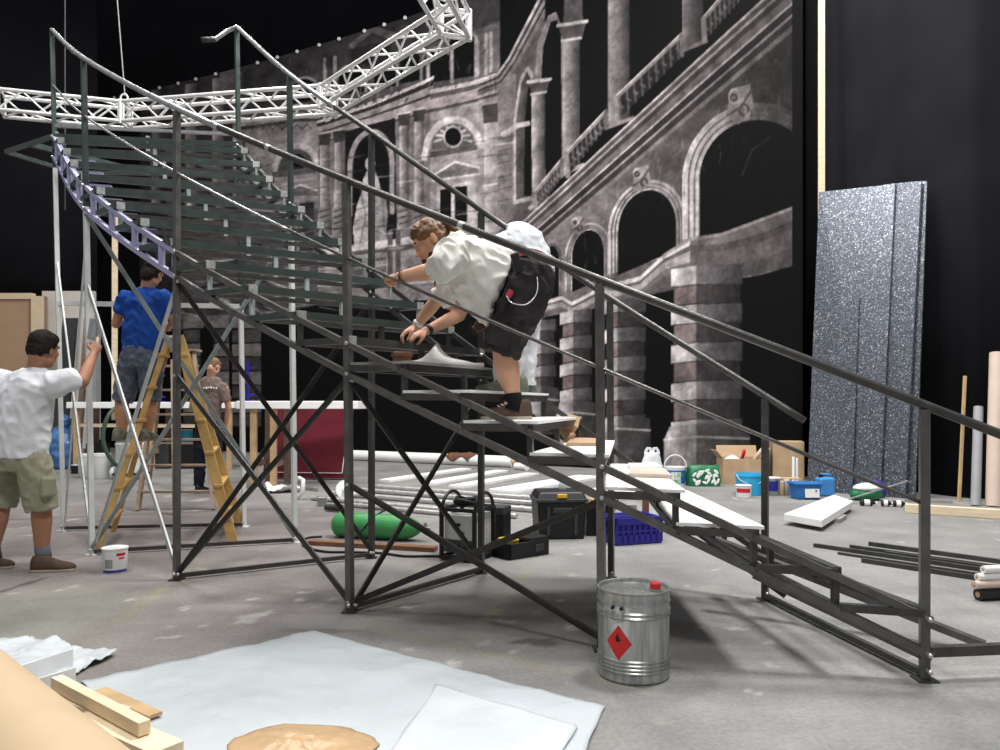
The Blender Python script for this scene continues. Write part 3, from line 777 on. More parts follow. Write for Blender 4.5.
# hand rails
part(MB().tube(curve(ou, ZR, -.55, 2.7, 40), .0215, 12), 'handrail', 'steel', smooth=True)
part(MB().tube(curve(ou, ZR, 2.7, 5.0, 30), .0215, 12), 'handrail', 'bright_rail', 'length of handrail with reflected light in its colour', smooth=True)
part(MB().tube(curve(inn, ZRI, -.22, 3.4, 40), .022, 12), 'handrail', 'steel', smooth=True)
e = inn(5, ZRI[5])
part(MB().tube(curve(inn, ZRI, 3.4, 5.0, 20) + [e + V((-.09, -.02, -.05)), e + V((-.2, -.05, -.15)), e + V((-.33, -.08, -.17))], .022, 12), 'handrail', 'bright_rail', 'length of handrail with reflected light in its colour', smooth=True)
part(MB().tube([e + V((-.2, -.05, -.15)), e + V((-.33, -.08, -.17))], .028, 12), 'rail_end_sleeve', 'steel', smooth=True)
part(MB().tube(curve(ou, ZM, 0, 2.3, 30), .0095, 8), 'middle_rail', 'steel2', smooth=True)
part(MB().tube(curve(ou, ZM, 2.3, 5.0, 40), .0095, 8), 'middle_rail', 'bright_rail', 'paler length of middle rail', smooth=True)
for t in (1.5, 2.4, 4.2):   # ground weld rings on the rail
    c = ou(t, zz(ZR, t)); d = (ou(t + .02, zz(ZR, t + .02)) - c).normalized()
    part(MB().tube([c - d * .018, c + d * .018], .0235, 12), 'weld_joint', 'weld')
# posts
foot = {}
for i in range(6):
    for fn, zr, s in ((ou, ZR, 0), (inn, ZRI, 1)):
        zt = zr[i] - .02
        split = 0
        if i >= 4: split = (2.9, 2.75)[s] if i == 4 else (3.6, 2.26)[s]
        mb = MB()
        b0 = fn(i, 0.004); up = (fn(i + .01) - fn(i - .01)).normalized()
        if split:
            mb.mi = 1; mb.beam(b0, fn(i, split), .04, .04, up); mb.mi = 0; mb.beam(fn(i, split), fn(i, zt), .04, .04, up)
            p = mb.build('post', ['greensteel', 'white_steel'], stair)
            p['label'] = 'post with white painted lower length'
        else:
            mb.beam(b0, fn(i, zt), .04, .04, up)
            p = mb.build('post', 'steel' if s else 'steel2', stair)
        fp = MB().box(fn(i, .004), (.09, .09, .008)).build('foot_plate', 'white_steel' if i >= 4 else 'steel', p)
        for z in (.05, ZL[i], ZS[i]):
            MB().lathe([(.012, 0), (.012, .03), (.006, .035)], fn(i, z) + V((0, -.02, 0)), 8, frame_to((0, -1, 0))).build('bolt', 'chrome', p)
# braces between front posts
def brace(a, b, m, off=0.0, w_=.036, h_=.014):
    a, b = V(a), V(b); d = (b - a).normalized(); nrm = d.cross(V((0, 0, 1))).normalized()
    if nrm.y > 0: nrm = -nrm
    a, b = a + nrm * off, b + nrm * off
    mb = MB(); mb.beam(a, b, h_, w_, d.cross(nrm)); mb.beam(a + nrm * .004, b + nrm * .004, w_ * .9, .006, nrm.cross(d).cross(d))
    o = part(mb, 'brace', m)
    for q in (a, b): MB().lathe([(.011, 0), (.011, .022), (.005, .026)], q, 8, frame_to(nrm)).build('bolt', 'chrome', o)
    return o
mid = {5: 2.66, 4: 2.25, 3: 1.46, 2: .77}
for i in (5, 4, 3, 2):
    m = 'white_steel' if i >= 4 else 'steel'
    brace(ou(i, .05), ou(i - 1, ZL[i - 1] - .02), m, -.012)
    brace(ou(i, mid[i]), ou(i - 1, .06), m, 0)
for i, m in ((2, 'steel'), (3, 'steel'), (4, 'pale_steel')):
    brace(ou(i, ZL[i] - .04), inn(i, .05), m, .022)
    brace(ou(i, .05), inn(i, ZL[i] - .04), m, .036)
for i in range(6):
    part(MB().beam(ou(i, .03), inn(i, .03), .03, .03), 'base_bar', 'steel')
# upper portal under the landing
part(MB().beam(ou(5, 2.26), inn(5, 2.26), .045, .045), 'portal_bar', 'white_steel')
# steps: welded frames, each with nosing, back bar, ends and short risers
def tread_t(k): return k / 4 + .06 * min(1, max(0, (k - 9) / 4))
def tread_z(k): return zz(ZS, k / 4) + .02 + .08 * min(1, max(0, (k - 9) / 4))
def step(k, board):
    t0, t1 = tread_t(k), min(5.0, tread_t(k + 1))
    z = tread_z(k)
    m = 'steel' if k < 9 else 'greensteel'
    hh = .045 if k < 8 else .05
    O0, O1, I0, I1 = ou(t0, z), ou(t1, z), inn(t0, z), inn(t1, z)
    fr = MB()
    fr.beam(O0, I0, .045, hh); fr.beam(O0, O1, .04, hh * .8); fr.beam(I0, I1, .04, hh * .8)
    fr.mi = 1; fr.beam(O1, I1, .03, .03)  # back bar in plain dark steel, its shade put into the colour
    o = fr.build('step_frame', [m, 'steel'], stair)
    zn = tread_z(k + 1) if k < 19 else zz(ZS, 5) + .06
    ra = (O1 - I1).normalized()
    for s in (0.0, .5, 1.0):
        a = O1.lerp(I1, s) + ra * (-.02 if s == 0 else .02 if s == 1 else 0)
        b = ou(t1, zn).lerp(inn(t1, zn), s) + ra * (-.02 if s == 0 else .02 if s == 1 else 0)
        MB().beam(a, b, .03, .03, ra).build('riser_stub', m if k < 9 else 'pale_steel', o)
    if k >= 8:
        for s in (.015, .985):
            MB().box(O0.lerp(I0, s), (.06, .05, hh + .006), rotz(math.atan2(I0.y - O0.y, I0.x - O0.x))).build('weld_patch', 'weld', o)
    if board:
        zt = z + hh / 2 + .001
        q = [ou(t0 - .03, zt), ou((t0 + t1) / 2, zt), ou(t1, zt), inn(t1, zt), inn((t0 + t1) / 2, zt), inn(t0 - .03, zt)]
        MB().prism(q, (0, 0, .016)).build('tread_board', 'white_board' if board == 1 else 'edge_board', o)
    return o
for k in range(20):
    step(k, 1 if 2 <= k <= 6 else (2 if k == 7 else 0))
# landing frame at the head of the flight
zl = ZS[5] + .02
LA = [ou(5, zl), V((-5.21, 7.91, zl)), V((-4.9, 8.6, zl)), V((-2.75, 8.75, zl)), inn(5, zl)]
lm = MB()
for a, b in zip(LA, LA[1:] + LA[:1]): lm.beam(a, b, .035, .04)
lm.beam(LA[0].lerp(LA[1], .5), LA[2].lerp(LA[3], .4), .04, .05); lm.beam(LA[0].lerp(LA[4], .5), LA[3].lerp(LA[2], .2), .04, .05)
part(lm, 'landing_frame', 'greensteel')
part(MB().sweep([LA[0] + V((0, 0, .1)), LA[4] + V((0, 0, .1))], .03, .03), 'landing_bar', 'bright_rail')
# loose bar of the bottom step and the foot runner
part(MB().beam(ou(0, .13) + V((.02, 0, 0)), V((2.40, 3.46, .13)), .04, .045), 'bottom_bar', 'steel')
part(MB().beam(P(716, 540, 4.6), G(985, 645, .03), .06, .035), 'runner_bar', 'steel2')

# ------------------------------------------------------------------ lighting truss
TP = [P(-160, 86, 9.4), P(0, 103, 9.98), P(125, 115, 10.4), P(328, 100, 9.88), P(455, 22, 7.9)]
zt_ = 5.27
TP = [V((p.x, p.y, zt_)) for p in TP] + [V((-.82, 6.3, zt_)), V((-3.0, 4.6, zt_))]
truss = thing('lighting_truss', 'white aluminium box truss ring hanging above the staircase', 'truss', (-2.3, 9.88, zt_))
S2 = .135
def cross(i):
    """mitred pair of offsets at a corner"""
    a = TP[max(i - 1, 0)]; b = TP[i]; c = TP[min(i + 1, len(TP) - 1)]
    d = ((b - a).normalized() if i else V((0, 0, 0))) + ((c - b).normalized() if i < len(TP) - 1 else V((0, 0, 0)))
    d.normalize(); n = V((-d.y, d.x, 0))
    h = n.dot(V((-(c - b).normalized().y, (c - b).normalized().x, 0))) if i < len(TP) - 1 else 1
    return n * (S2 / max(.5, abs(h)))
for i in range(len(TP) - 1):
    a, b = TP[i], TP[i + 1]; na, nb = cross(i), cross(i + 1)
    if i == 0: continue
    mb = MB(); up = V((0, 0, S2))
    C = [(a + na * s + up * q, b + nb * s + up * q) for s, q in ((-1, -1), (1, -1), (1, 1), (-1, 1))]
    for p, q in C: mb.tube([p, q], .026, 10)
    L = (b - a).length; n = max(4, int(round(L / .30)))
    lb = mb
    for f in range(4):
        c0, c1 = C[f], C[(f + 1) % 4]
        for j in range(n):
            s0, s1 = j / n, (j + 1) / n
            p = (c0 if j % 2 else c1); q = (c1 if j % 2 else c0)
            lb.tube([p[0].lerp(p[1], s0), q[0].lerp(q[1], s1)], .0135, 6)
        for s in (0.015, .985): lb.tube([c0[0].lerp(c0[1], s), c1[0].lerp(c1[1], s)], .016, 6)
    lb.build('truss_section', 'alu', truss, smooth=40)
for i, pl in ((2, .0), (3, .0), (4, .0)):
    b = TP[i]; n_ = cross(i)
    for s in (-1, 1): MB().tube([b + n_ * s + V((0, 0, -S2 - .03)), b + n_ * s + V((0, 0, S2 + .03))], .034, 10).build('corner_block', 'alu', truss, smooth=40)
cab = thing('hoist_cable', 'steel hoist cable from above holding the truss corner', 'cable', TP[2] + V((0, 0, S2)))
MB().tube([TP[2] + V((0, 0, S2 + .13)), TP[2] + V((-.30, 0, 4))], .008, 6).build('wire', 'greyplas', cab)
mb = MB(); c = TP[2] + V((0, -.02, S2 + .09))
mb.tube([c + V((.05 * math.cos(a), 0, .06 * math.sin(a))) for a in np.linspace(0, 2 * PI, 17)], .013, 6); mb.build('shackle', 'white_steel', cab)
o = MB().tube([P(65, 60, 11) - V((0, 0, 2.2)), P(65, 60, 11) + V((0, 0, 9))], .01, 6).build('hanging_rope', 'darkgrey'); tag(o, 'thin dark rope hanging beside the truss against the black drape', 'rope')
def GB(px, py, r=0.0):
    Y = H * F / (py - HY) + r
    return V(((px - CX) / F * Y, Y, 0))
# ------------------------------------------------------------------ foreground: metal can
R0, HC = .163, .405
c = GB(633.5, 686.5, R0)
can = thing('metal_can', 'round galvanised metal can with red diamond label and red screw cap', 'can', c)
prof = [(R0 - .012, 0), (R0, .004), (R0 + .003, .012), (R0, .02)]
for z in (.05, .067, .084, .101): prof += [(R0, z - .008), (R0 + .004, z - .003), (R0 + .004, z + .003), (R0, z + .008)]
prof += [(R0, .27)]
for z in (.295, .315): prof += [(R0, z - .008), (R0 + .006, z), (R0, z + .008)]
prof += [(R0, .345), (R0 + .004, .352), (R0, .36), (R0, HC - .008), (R0 + .006, HC - .003), (R0 + .005, HC + .003), (R0 - .004, HC), (R0 - .008, HC - .014), (.02, HC - .012), (.0005, HC - .012)]
MB().lathe(prof, c, 48).build('can_body', 'can_metal', can, smooth=35)
cc = c + V((.095, -.03, HC - .012))
MB().lathe([(.026, 0), (.026, .008), (.022, .010), (.022, .012)], cc, 20).build('spout', 'galv', can, smooth=35)
MB().lathe([(.023, .012), (.025, .015), (.025, .034), (.022, .038), (.0005, .038)], cc, 20).build('screw_cap', 'red', can, smooth=35)
def can_patch(cx, z, hw, hh, m, name, off, pts):
    mb = MB(); n = 12; vs = []; fs = []
    P2 = [V((p[0] * hw, p[1] * hh, 0)) for p in pts]
    ax = cx
    def wrap(u, v, r): a = ax + u / R0; return c + V((r * math.cos(a), r * math.sin(a), z + v))
    # subdivide polygon into a fan of thin strips
    us = np.linspace(min(p.x for p in P2), max(p.x for p in P2), 17)
    def span(u):
        ys = []
        for i in range(len(P2)):
            a, b = P2[i], P2[(i + 1) % len(P2)]
            if (a.x - u) * (b.x - u) <= 0 and abs(a.x - b.x) > 1e-9: ys.append(a.y + (b.y - a.y) * (u - a.x) / (b.x - a.x))
        return (min(ys), max(ys)) if ys else (0, 0)
    lo = [span(min(max(u, us[0] + 1e-6), us[-1] - 1e-6)) for u in us]
    for u, (y0, y1) in zip(us, lo): vs += [wrap(u, y0, R0 + off), wrap(u, y1, R0 + off)]
    k = len(us)
    for i in range(k - 1): fs.append((2 * i, 2 * i + 2, 2 * i + 3, 2 * i + 1))
    mb.add(vs, fs)
    o = mb.build(name, m, can); md = o.modifiers.new('s', 'SOLIDIFY'); md.thickness = .0008
    return o
face = math.atan2(-c.y, -c.x)
dia = [(-1, 0), (0, -1), (1, 0), (0, 1)]
can_patch(face - .42, .185, .062, .078, 'red', 'hazard_label', .0015, dia)
can_patch(face - .44, .212, .011, .022, 'ink', 'flame_symbol', .003, [(-.7, -1), (.7, -1), (1, -.2), (.3, .1), (.1, 1), (-.4, .2), (-1, -.1)])
can_patch(face - .42, .197, .013, .0022, 'ink', 'flame_bar', .003, [(-1, -1), (1, -1), (1, 1), (-1, 1)])
hz = MB(); a = face - .48
def on(a_, r, z): return c + V((r * math.cos(a_), r * math.sin(a_), z))
hz.tube([on(a - .2, R0 + .004, .335), on(a - .21, R0 + .012, .33), on(a - .2, R0 + .014, .285), on(a, R0 + .016, .275), on(a + .2, R0 + .014, .285), on(a + .21, R0 + .012, .33), on(a + .2, R0 + .004, .335)], .003, 6)
hz.build('bail_handle', 'galv', can, smooth=True)
for s in (-.12, .14): MB().ell(on(a + s, R0 + .003, .338), (.008, .008, .008)).build('handle_lug', 'ink', can, smooth=True)

# paint pot by the white feet of the stairs
def pot(c, r, h, name, label, body='white_plastic', cat='paint pot', band=None, lid=True, group=None):
    o = thing(name, label, cat, c, group)
    MB().lathe([(r * .9, 0), (r * .93, .004), (r, h * .9), (r + .004, h * .91), (r + .004, h * .95), (r - .003, h * .95), (r - .01, h * .7), (.0005, h * .7)], c, 28).build('pot_body', body, o, smooth=35)
    if lid: MB().lathe([(r + .006, h * .93), (r + .006, h * .985), (r - .004, h), (r - .012, h * .985), (.0005, h * .985)], c, 28).build('lid', 'white_plastic', o, smooth=35)
    if band:
        a = math.atan2(-c.y, -c.x)
        for (m, z0, z1, a0, a1, nm) in band:
            mb = MB(); n = 12; vs = []
            for i in range(n + 1):
                q = a + a0 + (a1 - a0) * i / n
                for z in (z0, z1):
                    rr = (r * .93 + (r - r * .93) * z) + .0015
                    vs.append(c + V((rr * math.cos(q), rr * math.sin(q), z * h)))
            mb.add(vs, [(2 * i, 2 * i + 2, 2 * i + 3, 2 * i + 1) for i in range(n)])
            b = mb.build(nm, m, o); md = b.modifiers.new('s', 'SOLIDIFY'); md.thickness = .001
    return o
c = GB(115, 574, .09)
pot(c, .088, .185, 'paint_pot', 'small white paint pot with red and blue print near white strut feet', band=[('red', .68, .8, .1, .9, 'red_print'), ('red', .55, .62, .3, .8, 'red_print'), ('navy', .03, .12, -1.2, 1.2, 'blue_print'), ('greyplas', .2, .55, -.9, -.2, 'grey_print')])

# ------------------------------------------------------------------ foreground: sheets, battens, roll
def quad_sheet(name, A, B, C_, D, m, label, cat, nx=60, ny=40, amp=.006, z=.004, seed=0, edge=.02, thick=.0015, fold=None, group=None):
    vs = []; A, B, C_, D = map(V, (A, B, C_, D))
    for j in range(ny + 1):
        for i in range(nx + 1):
            u, v = i / nx, j / ny
            p = A.lerp(B, u).lerp(D.lerp(C_, u), v)
            e = min(u, 1 - u, v, 1 - v)
            if e < .02:
                p.x += edge * noise.noise(V((p.x * 5, p.y * 5, seed))); p.y += edge * noise.noise(V((p.x * 5 + 9, p.y * 5, seed)))
            q = p * 3 + V((seed * 3.7, 0, 0))
            hgt = amp * (abs(noise.noise(q)) * 1.2 + .7 * max(0, noise.noise(q * 3.1)) + .3 * abs(noise.noise(q * 7)))
            if fold: hgt += fold(u, v)
            vs.append(V((p.x, p.y, p.z + z + hgt)))
    k = nx + 1
    mb = MB().add(vs, [(j * k + i, j * k + i + 1, (j + 1) * k + i + 1, (j + 1) * k + i) for j in range(ny) for i in range(nx)])
    o = mb.build(name, m, smooth=True); md = o.modifiers.new('t', 'SOLIDIFY'); md.thickness = thick; md.offset = 1
    return tag(o, label, cat, group)
M['plastic_sheet'] = mat('milky_plastic_film', (194, 201, 206), 0.3, 0, 0.04, 3, 0.15, 30, 0.5, alpha=.93)
M['plastic_top'] = mat('milky_plastic_film_folded', (202, 208, 212), 0.28, 0, 0.04, 3, 0.15, 30, 0.5, alpha=.95)
M['kraft_sheet'] = mat('crumpled_kraft', (188, 158, 122), 0.3, 0, 0.2, 5, 0.8, 12)
quad_sheet('plastic_sheet', G(78, 684), G(314, 632), G(604, 709), V((-.05, 1.6, 0)), 'plastic_sheet', 'large milky plastic film spread on the floor around the brown paper', 'plastic sheet', 90, 70, .01, seed=2)
quad_sheet('plastic_sheet', G(437, 689), G(575, 729), G(520, 840), G(385, 765), 'plastic_top', 'smaller milky film lapped over the large one, corner towards the metal can', 'plastic sheet', 50, 40, .006, .016, seed=5)
def crumple():
    c0 = G(298, 752); vs = [c0 + V((0, 0, .02))]; n, k = 48, 12
    for r in range(1, k + 1):
        for i in range(n):
            a = 2 * PI * i / n; e = 1 + .05 * math.sin(3 * a + 1) + .03 * math.sin(7 * a) + .05 * noise.noise(V((a * 6, 0, 0)))
            p = c0 + V((.27 * math.cos(a), .21 * math.sin(a), 0)) * (r / k * e)
            q = p * 9
            vs.append(V((p.x, p.y, .013 + (.034 * abs(noise.noise(q)) + .022 * abs(noise.noise(q * 2.3))) * (1 - r / k * .9))))
    fs = [(0, 1 + i, 1 + (i + 1) % n) for i in range(n)]
    for r in range(k - 1):
        o = 1 + r * n
        fs += [(o + i, o + n + i, o + n + (i + 1) % n, o + (i + 1) % n) for i in range(n)]
    o = MB().add(vs, fs).build('kraft_paper', 'kraft_sheet', smooth=True); md = o.modifiers.new('t', 'SOLIDIFY'); md.thickness = .001
    tag(o, 'crumpled brown kraft paper lying in the middle of the plastic film', 'paper')
crumple()
quad_sheet('plastic_sheet', G(-60, 662), G(28, 638), G(112, 657), G(60, 690), 'plastic_top', 'small crinkled film lying beyond the white angle strips', 'plastic sheet', 40, 30, .05, .004, seed=9, edge=.05)
# white angle strips
def angle_strip(a, b, label, w_=.11, h_=.09):
    a, b = V(a), V(b); d = (b - a).normalized(); n = V((-d.y, d.x, 0))
    mb = MB()
    prof = [(0, 0), (w_, 0), (w_, .008), (.008, .008), (.008, h_), (0, h_)]
    r0 = [a + n * u + V((0, 0, v)) for u, v in prof]; r1 = [b + n * u + V((0, 0, v)) for u, v in prof]
    mb.loft([r0, r1]); o = mb.build('angle_strip', 'white_plastic'); tag(o, label, 'plastic strip', 'white angle strips by the battens')
angle_strip(G(10, 690, .01), G(73, 668, .01), 'white L-shaped strip nearest the small crinkled film')
angle_strip(G(20, 706, .01), G(76, 688, .01), 'white L-shaped strip between the other strip and the pine battens')
# pine battens
def batten(a, b, w_, h_, label, m='wood'):
    o = MB().beam(a, b, w_, h_).build('pine_batten', m, bevel=.002); tag(o, label, 'batten', 'pine battens in the corner'); return o
batten(V((-1.60, 2.90, .035)), V((-1.15, 2.60, .035)), .12, .06, 'broad pine batten lowest in the stack beside the kraft roll')
batten(V((-1.83, 3.10, .035)), V((-1.47, 2.90, .035)), .10, .06, 'short pine batten lying flat behind the broad one')
batten(V((-1.85, 3.13, .095)), V((-1.27, 2.68, .095)), .045, .05, 'narrow pine batten lying on top of the two others')
batten(V((-1.72, 3.22, .025)), V((-1.36, 2.96, .025)), .06, .015, 'thin pine lath on the plastic film', 'wood_end')
# big kraft roll
a = V((-2.25, 2.95, .2)); b = V((-.62, 1.45, .2)); d = (b - a).normalized()
roll = thing('kraft_roll', 'big roll of pale brown kraft paper lying beside the pine battens', 'paper roll', a)
MB().tube([a, b], .205, 48).build('paper', 'kraft_lt', roll, smooth=40)
MB().tube([a - d * .03, b + d * .03], .04, 16).build('core', 'kraft', roll, smooth=40)

# ------------------------------------------------------------------ under the stairs
# gas cylinder
a, b = G(340, 539), G(419, 543.5); r = .118
a = a + V((0, r, r)); b = b + V((0, r, r)); d = (b - a).normalized(); L = (b - a).length
gc = thing('gas_cylinder', 'green gas cylinder lying on the floor behind the brown board', 'gas cylinder', (a.x, a.y, 0))
Rm = frame_to(d)
prof = [(.02, -.09), (.07, -.085), (.1, -.06), (.115, -.03), (r, 0), (r, L * .72), (.112, L * .80), (.09, L * .9), (.06, L * .97), (.035, L), (.03, L + .02)]
MB().lathe(prof, a, 28, Rm).build('cylinder_body', 'green', gc, smooth=40)
MB().lathe([(.022, L + .02), (.022, L + .07), (.012, L + .075), (.012, L + .1)], a, 12, Rm).build('valve', 'galv', gc, smooth=40)
MB().box(a + d * (L + .05) + V((0, 0, .03)), (.03, .03, .05)).build('valve_knob', 'galv', gc, bevel=.004)
o = MB().beam(G(309, 542, .02) + V((0, 0, 0)), G(436, 549, .02), .10, .04).build('brown_board', 'wood_b', bevel=.003); tag(o, 'narrow brown board lying in front of the green cylinder', 'board')
def hose(pts, r, name, label, m='blackrub', cat='cable', n=60):
    q = [crom(pts, i * (len(pts) - 1) / n) for i in range(n + 1)]
    o = MB().tube(q, r, 8).build(name, m, smooth=True); tag(o, label, cat); return o
z = .012
hose([G(440, 556, z), G(428, 556, z), G(405, 556, z), G(380, 553, z), G(350, 552, z), G(325, 551.5, z), G(306, 547, z), G(303, 541, z), G(309, 537.5, z), G(322, 536.5, z)], .010, 'welding_cable', 'black welding cable looping round the brown board')
hx = lambda px, Y, z: V(((px - CX) / F * Y, Y, z))
hose([hx(350, 6.83, .012), hx(362, 6.90, .10), hx(374, 6.95, .21), hx(386, 7.08, .258), hx(396, 7.2, .235), hx(404, 7.3, .1), hx(407, 7.4, .012)], .009, 'gas_hose', 'thin dark hose draped over the green cylinder')
# welding machine
def box_thing(name, label, cat, c, size, ang, m, bevel=.006, group=None, sub='body'):
    o = thing(name, label, cat, (c[0], c[1], c[2]), group)
    MB().box(V(c) + V((0, 0, size[2] / 2)), size, rotz(ang)).build(sub, m, o, bevel=bevel)
    return o
wc = V((-.262, 6.14, 0)); wa = math.radians(-26); Rz = rotz(wa)
def lw(x, y, z): return wc + Rz @ V((x, y, z))
wm = thing('welding_machine', 'grey welding machine in a black tubular frame beside the green cylinder', 'welding machine', wc)
WX, WY, WZ = .15, .17, .36
MB().box(lw(0, 0, .07 + WZ / 2 - .03), (WX * 2 - .03, WY * 2 - .03, WZ - .06), Rz).build('housing', 'greypanel', wm, bevel=.008)
fr = MB()
for sx in (-1, 1):
    for sy in (-1, 1):
        fr.beam(lw(sx * WX, sy * WY, .01), lw(sx * WX, sy * WY, WZ + .05), .03, .03, Rz @ V((0, 1, 0)))
for z in (.03, WZ + .05):
    for sy in (-1, 1): fr.beam(lw(-WX, sy * WY, z), lw(WX, sy * WY, z), .03, .03)
    for sx in (-1, 1): fr.beam(lw(sx * WX, -WY, z), lw(sx * WX, WY, z), .03, .03)
fr.build('frame', 'black', wm, bevel=.003)
MB().tube([lw(-WX, -.12 * math.cos(t) * 1.3, WZ + .05 + .13 * math.sin(t)) for t in np.linspace(0, PI, 15)], .014, 8).build('handle', 'black', wm, smooth=True)
MB().tube([lw(WX, -.12 * math.cos(t) * 1.3, WZ + .05 + .13 * math.sin(t)) for t in np.linspace(0, PI, 15)], .014, 8).build('handle', 'black', wm, smooth=True)
MB().box(lw(0, -WY + .006, .12), (WX * 1.7, .012, .10), Rz).build('control_panel', 'darkgrey', wm, bevel=.002)
MB().box(lw(-.02, -WY + .008, .29), (.07, .01, .025), Rz).build('display', 'ink', wm, bevel=.002)
for x in (-.07, 0, .07): MB().lathe([(.016, 0), (.016, .02), (.012, .024)], lw(x, -WY + .012, .12), 12, frame_to(Rz @ V((0, -1, 0)))).build('socket', 'black', wm, smooth=40)
MB().lathe([(.02, 0), (.02, .015), (.014, .02)], lw(.03, -WY + .012, .22), 14, frame_to(Rz @ V((0, -1, 0)))).build('dial', 'black', wm, smooth=40)
gr = MB()
for i in range(6):
    for j in range(12):
        gr.lathe([(.006, 0), (.004, .003)], lw(WX - .014, -.11 + i * .045, .1 + j * .02), 6, frame_to(Rz @ V((1, 0, 0))))
gr.build('vent_grille', 'darkgrey', wm)
cb = [lw(.11 * math.cos(t * 2.2) * (.8 + .2 * math.sin(t)), .13 * math.sin(t * 2.2) * (.8 + .2 * math.cos(t * .7)), WZ + .085 + .012 * math.sin(t * 5) + t * .003) for t in np.linspace(0, 14, 130)]
o = MB().tube(cb, .013, 7).build('coiled_cable', 'blackrub', smooth=True); tag(o, 'black cable coiled on top of the grey welding machine', 'cable')
MBx = box_thing('wire_feeder', 'dark plastic box standing directly behind the welding machine', 'box', (-.03, 6.6, 0), (.20, .2, .33), math.radians(-20), 'black')
MB().box(V((-.03, 6.6, .33)), (.205, .205, .07), rotz(math.radians(-20))).build('lid', 'darkgrey', MBx, bevel=.01)
# flat black case
kc = V((.16, 6.26, 0)); ka = math.radians(38); Rk = rotz(ka)
ks = thing('tool_case', 'flat open black tool case on the floor in front of the black toolbox', 'tool case', kc)
def lk(x, y, z): return kc + Rk @ V((x, y, z))
mb = MB()
mb.box(lk(0, 0, .012), (.42, .28, .024), Rk)
for sx in (-1, 1): mb.box(lk(sx * .2, 0, .07), (.02, .28, .12), Rk)
for sy in (-1, 1): mb.box(lk(0, sy * .13, .07), (.42, .02, .12), Rk)
mb.build('case_base', 'black', ks, bevel=.006)
mb = MB(); mb.box(lk(.1, 0, .14), (.2, .27, .03), Rk); mb.build('lid', 'black', ks, bevel=.004)
MB().box(lk(.1, -.142, .07), (.09, .008, .06), Rk).build('handle', 'darkgrey', ks, bevel=.003)
o = MB().box(lk(-.1, .02, .125), (.16, .1, .05), Rk @ Matrix.Rotation(.2, 3, 'X')).build('sponge', 'yellow', bevel=.012); tag(o, 'yellow sponge lying in the open black case', 'sponge')
# toolbox, second box
def toolbox(c, sx, sy, sz, ang, label):
    Rt = rotz(ang); q = lambda x, y, z: V(c) + Rt @ V((x, y, z))
    t = thing('toolbox', label, 'toolbox', c)
    mb = MB()
    r0 = [q(x * sx * .46, y * sy * .46, 0) for x, y in ((-1, -1), (1, -1), (1, 1), (-1, 1))]
    r1 = [q(x * sx * .5, y * sy * .5, sz * .8) for x, y in ((-1, -1), (1, -1), (1, 1), (-1, 1))]
    mb.loft([r0, r1]); mb.build('box_body', 'black', t, bevel=.012)
    MB().box(q(0, 0, sz * .82), (sx * 1.06, sy * 1.06, .03), Rt).build('rim', 'darkgrey', t, bevel=.006)
    mb = MB(); r0 = [q(x * sx * .52, y * sy * .52, sz * .83) for x, y in ((-1, -1), (1, -1), (1, 1), (-1, 1))]; r1 = [q(x * sx * .45, y * sy * .42, sz) for x, y in ((-1, -1), (1, -1), (1, 1), (-1, 1))]
    mb.loft([r0, r1]); mb.build('lid', 'black', t, bevel=.015)
    MB().box(q(0, -sy * .5, sz * .92), (.09, .03, .035), Rt).build('latch', 'yellow', t, bevel=.004)
    for x in (-.28, .28): MB().box(q(x * sx, -sy * .49, sz * .4), (.03, .02, sz * .6), Rt).build('rib', 'darkgrey', t, bevel=.004)
    MB().box(q(0, -sy * .49, sz * .62), (sx * .4, .03, .05), Rt).build('grip', 'darkgrey', t, bevel=.008)
    return t
toolbox(V((.555, 7.16, 0)), .46, .42, .44, math.radians(6), 'tall black toolbox with yellow latch behind the first tall post pair')
bx = box_thing('storage_box', 'plain black storage box between the toolbox and the blue crate', 'box', (.93, 7.3, 0), (.22, .30, .30), math.radians(4), 'black', .01)
o = MB()
for i in range(3): o.box(V((.91 + i * .02, 7.26 + i * .04, .312 + i * .022)), (.2, .05, .02), rotz(.4 + i * .5))
o = o.build('wood_offcuts', 'wood_end'); tag(o, 'wood offcuts lying on the plain black storage box', 'offcuts', kind='stuff')
bc = V((.60, 7.2, .43)); bo = thing('plastic_bottle', 'clear squat bottle standing on the black toolbox lid', 'bottle', bc)
M['clear'] = mat('clear_plastic', (214, 224, 230), .15, 0, .03, 5, alpha=.55)
MB().lathe([(.03, 0), (.036, .006), (.04, .05), (.03, .09), (.014, .105), (.014, .12)], bc, 16).build('bottle_body', 'clear', bo, smooth=40)
MB().lathe([(.016, .118), (.016, .135), (.004, .137)], bc, 12).build('cap', 'blue', bo, smooth=40)
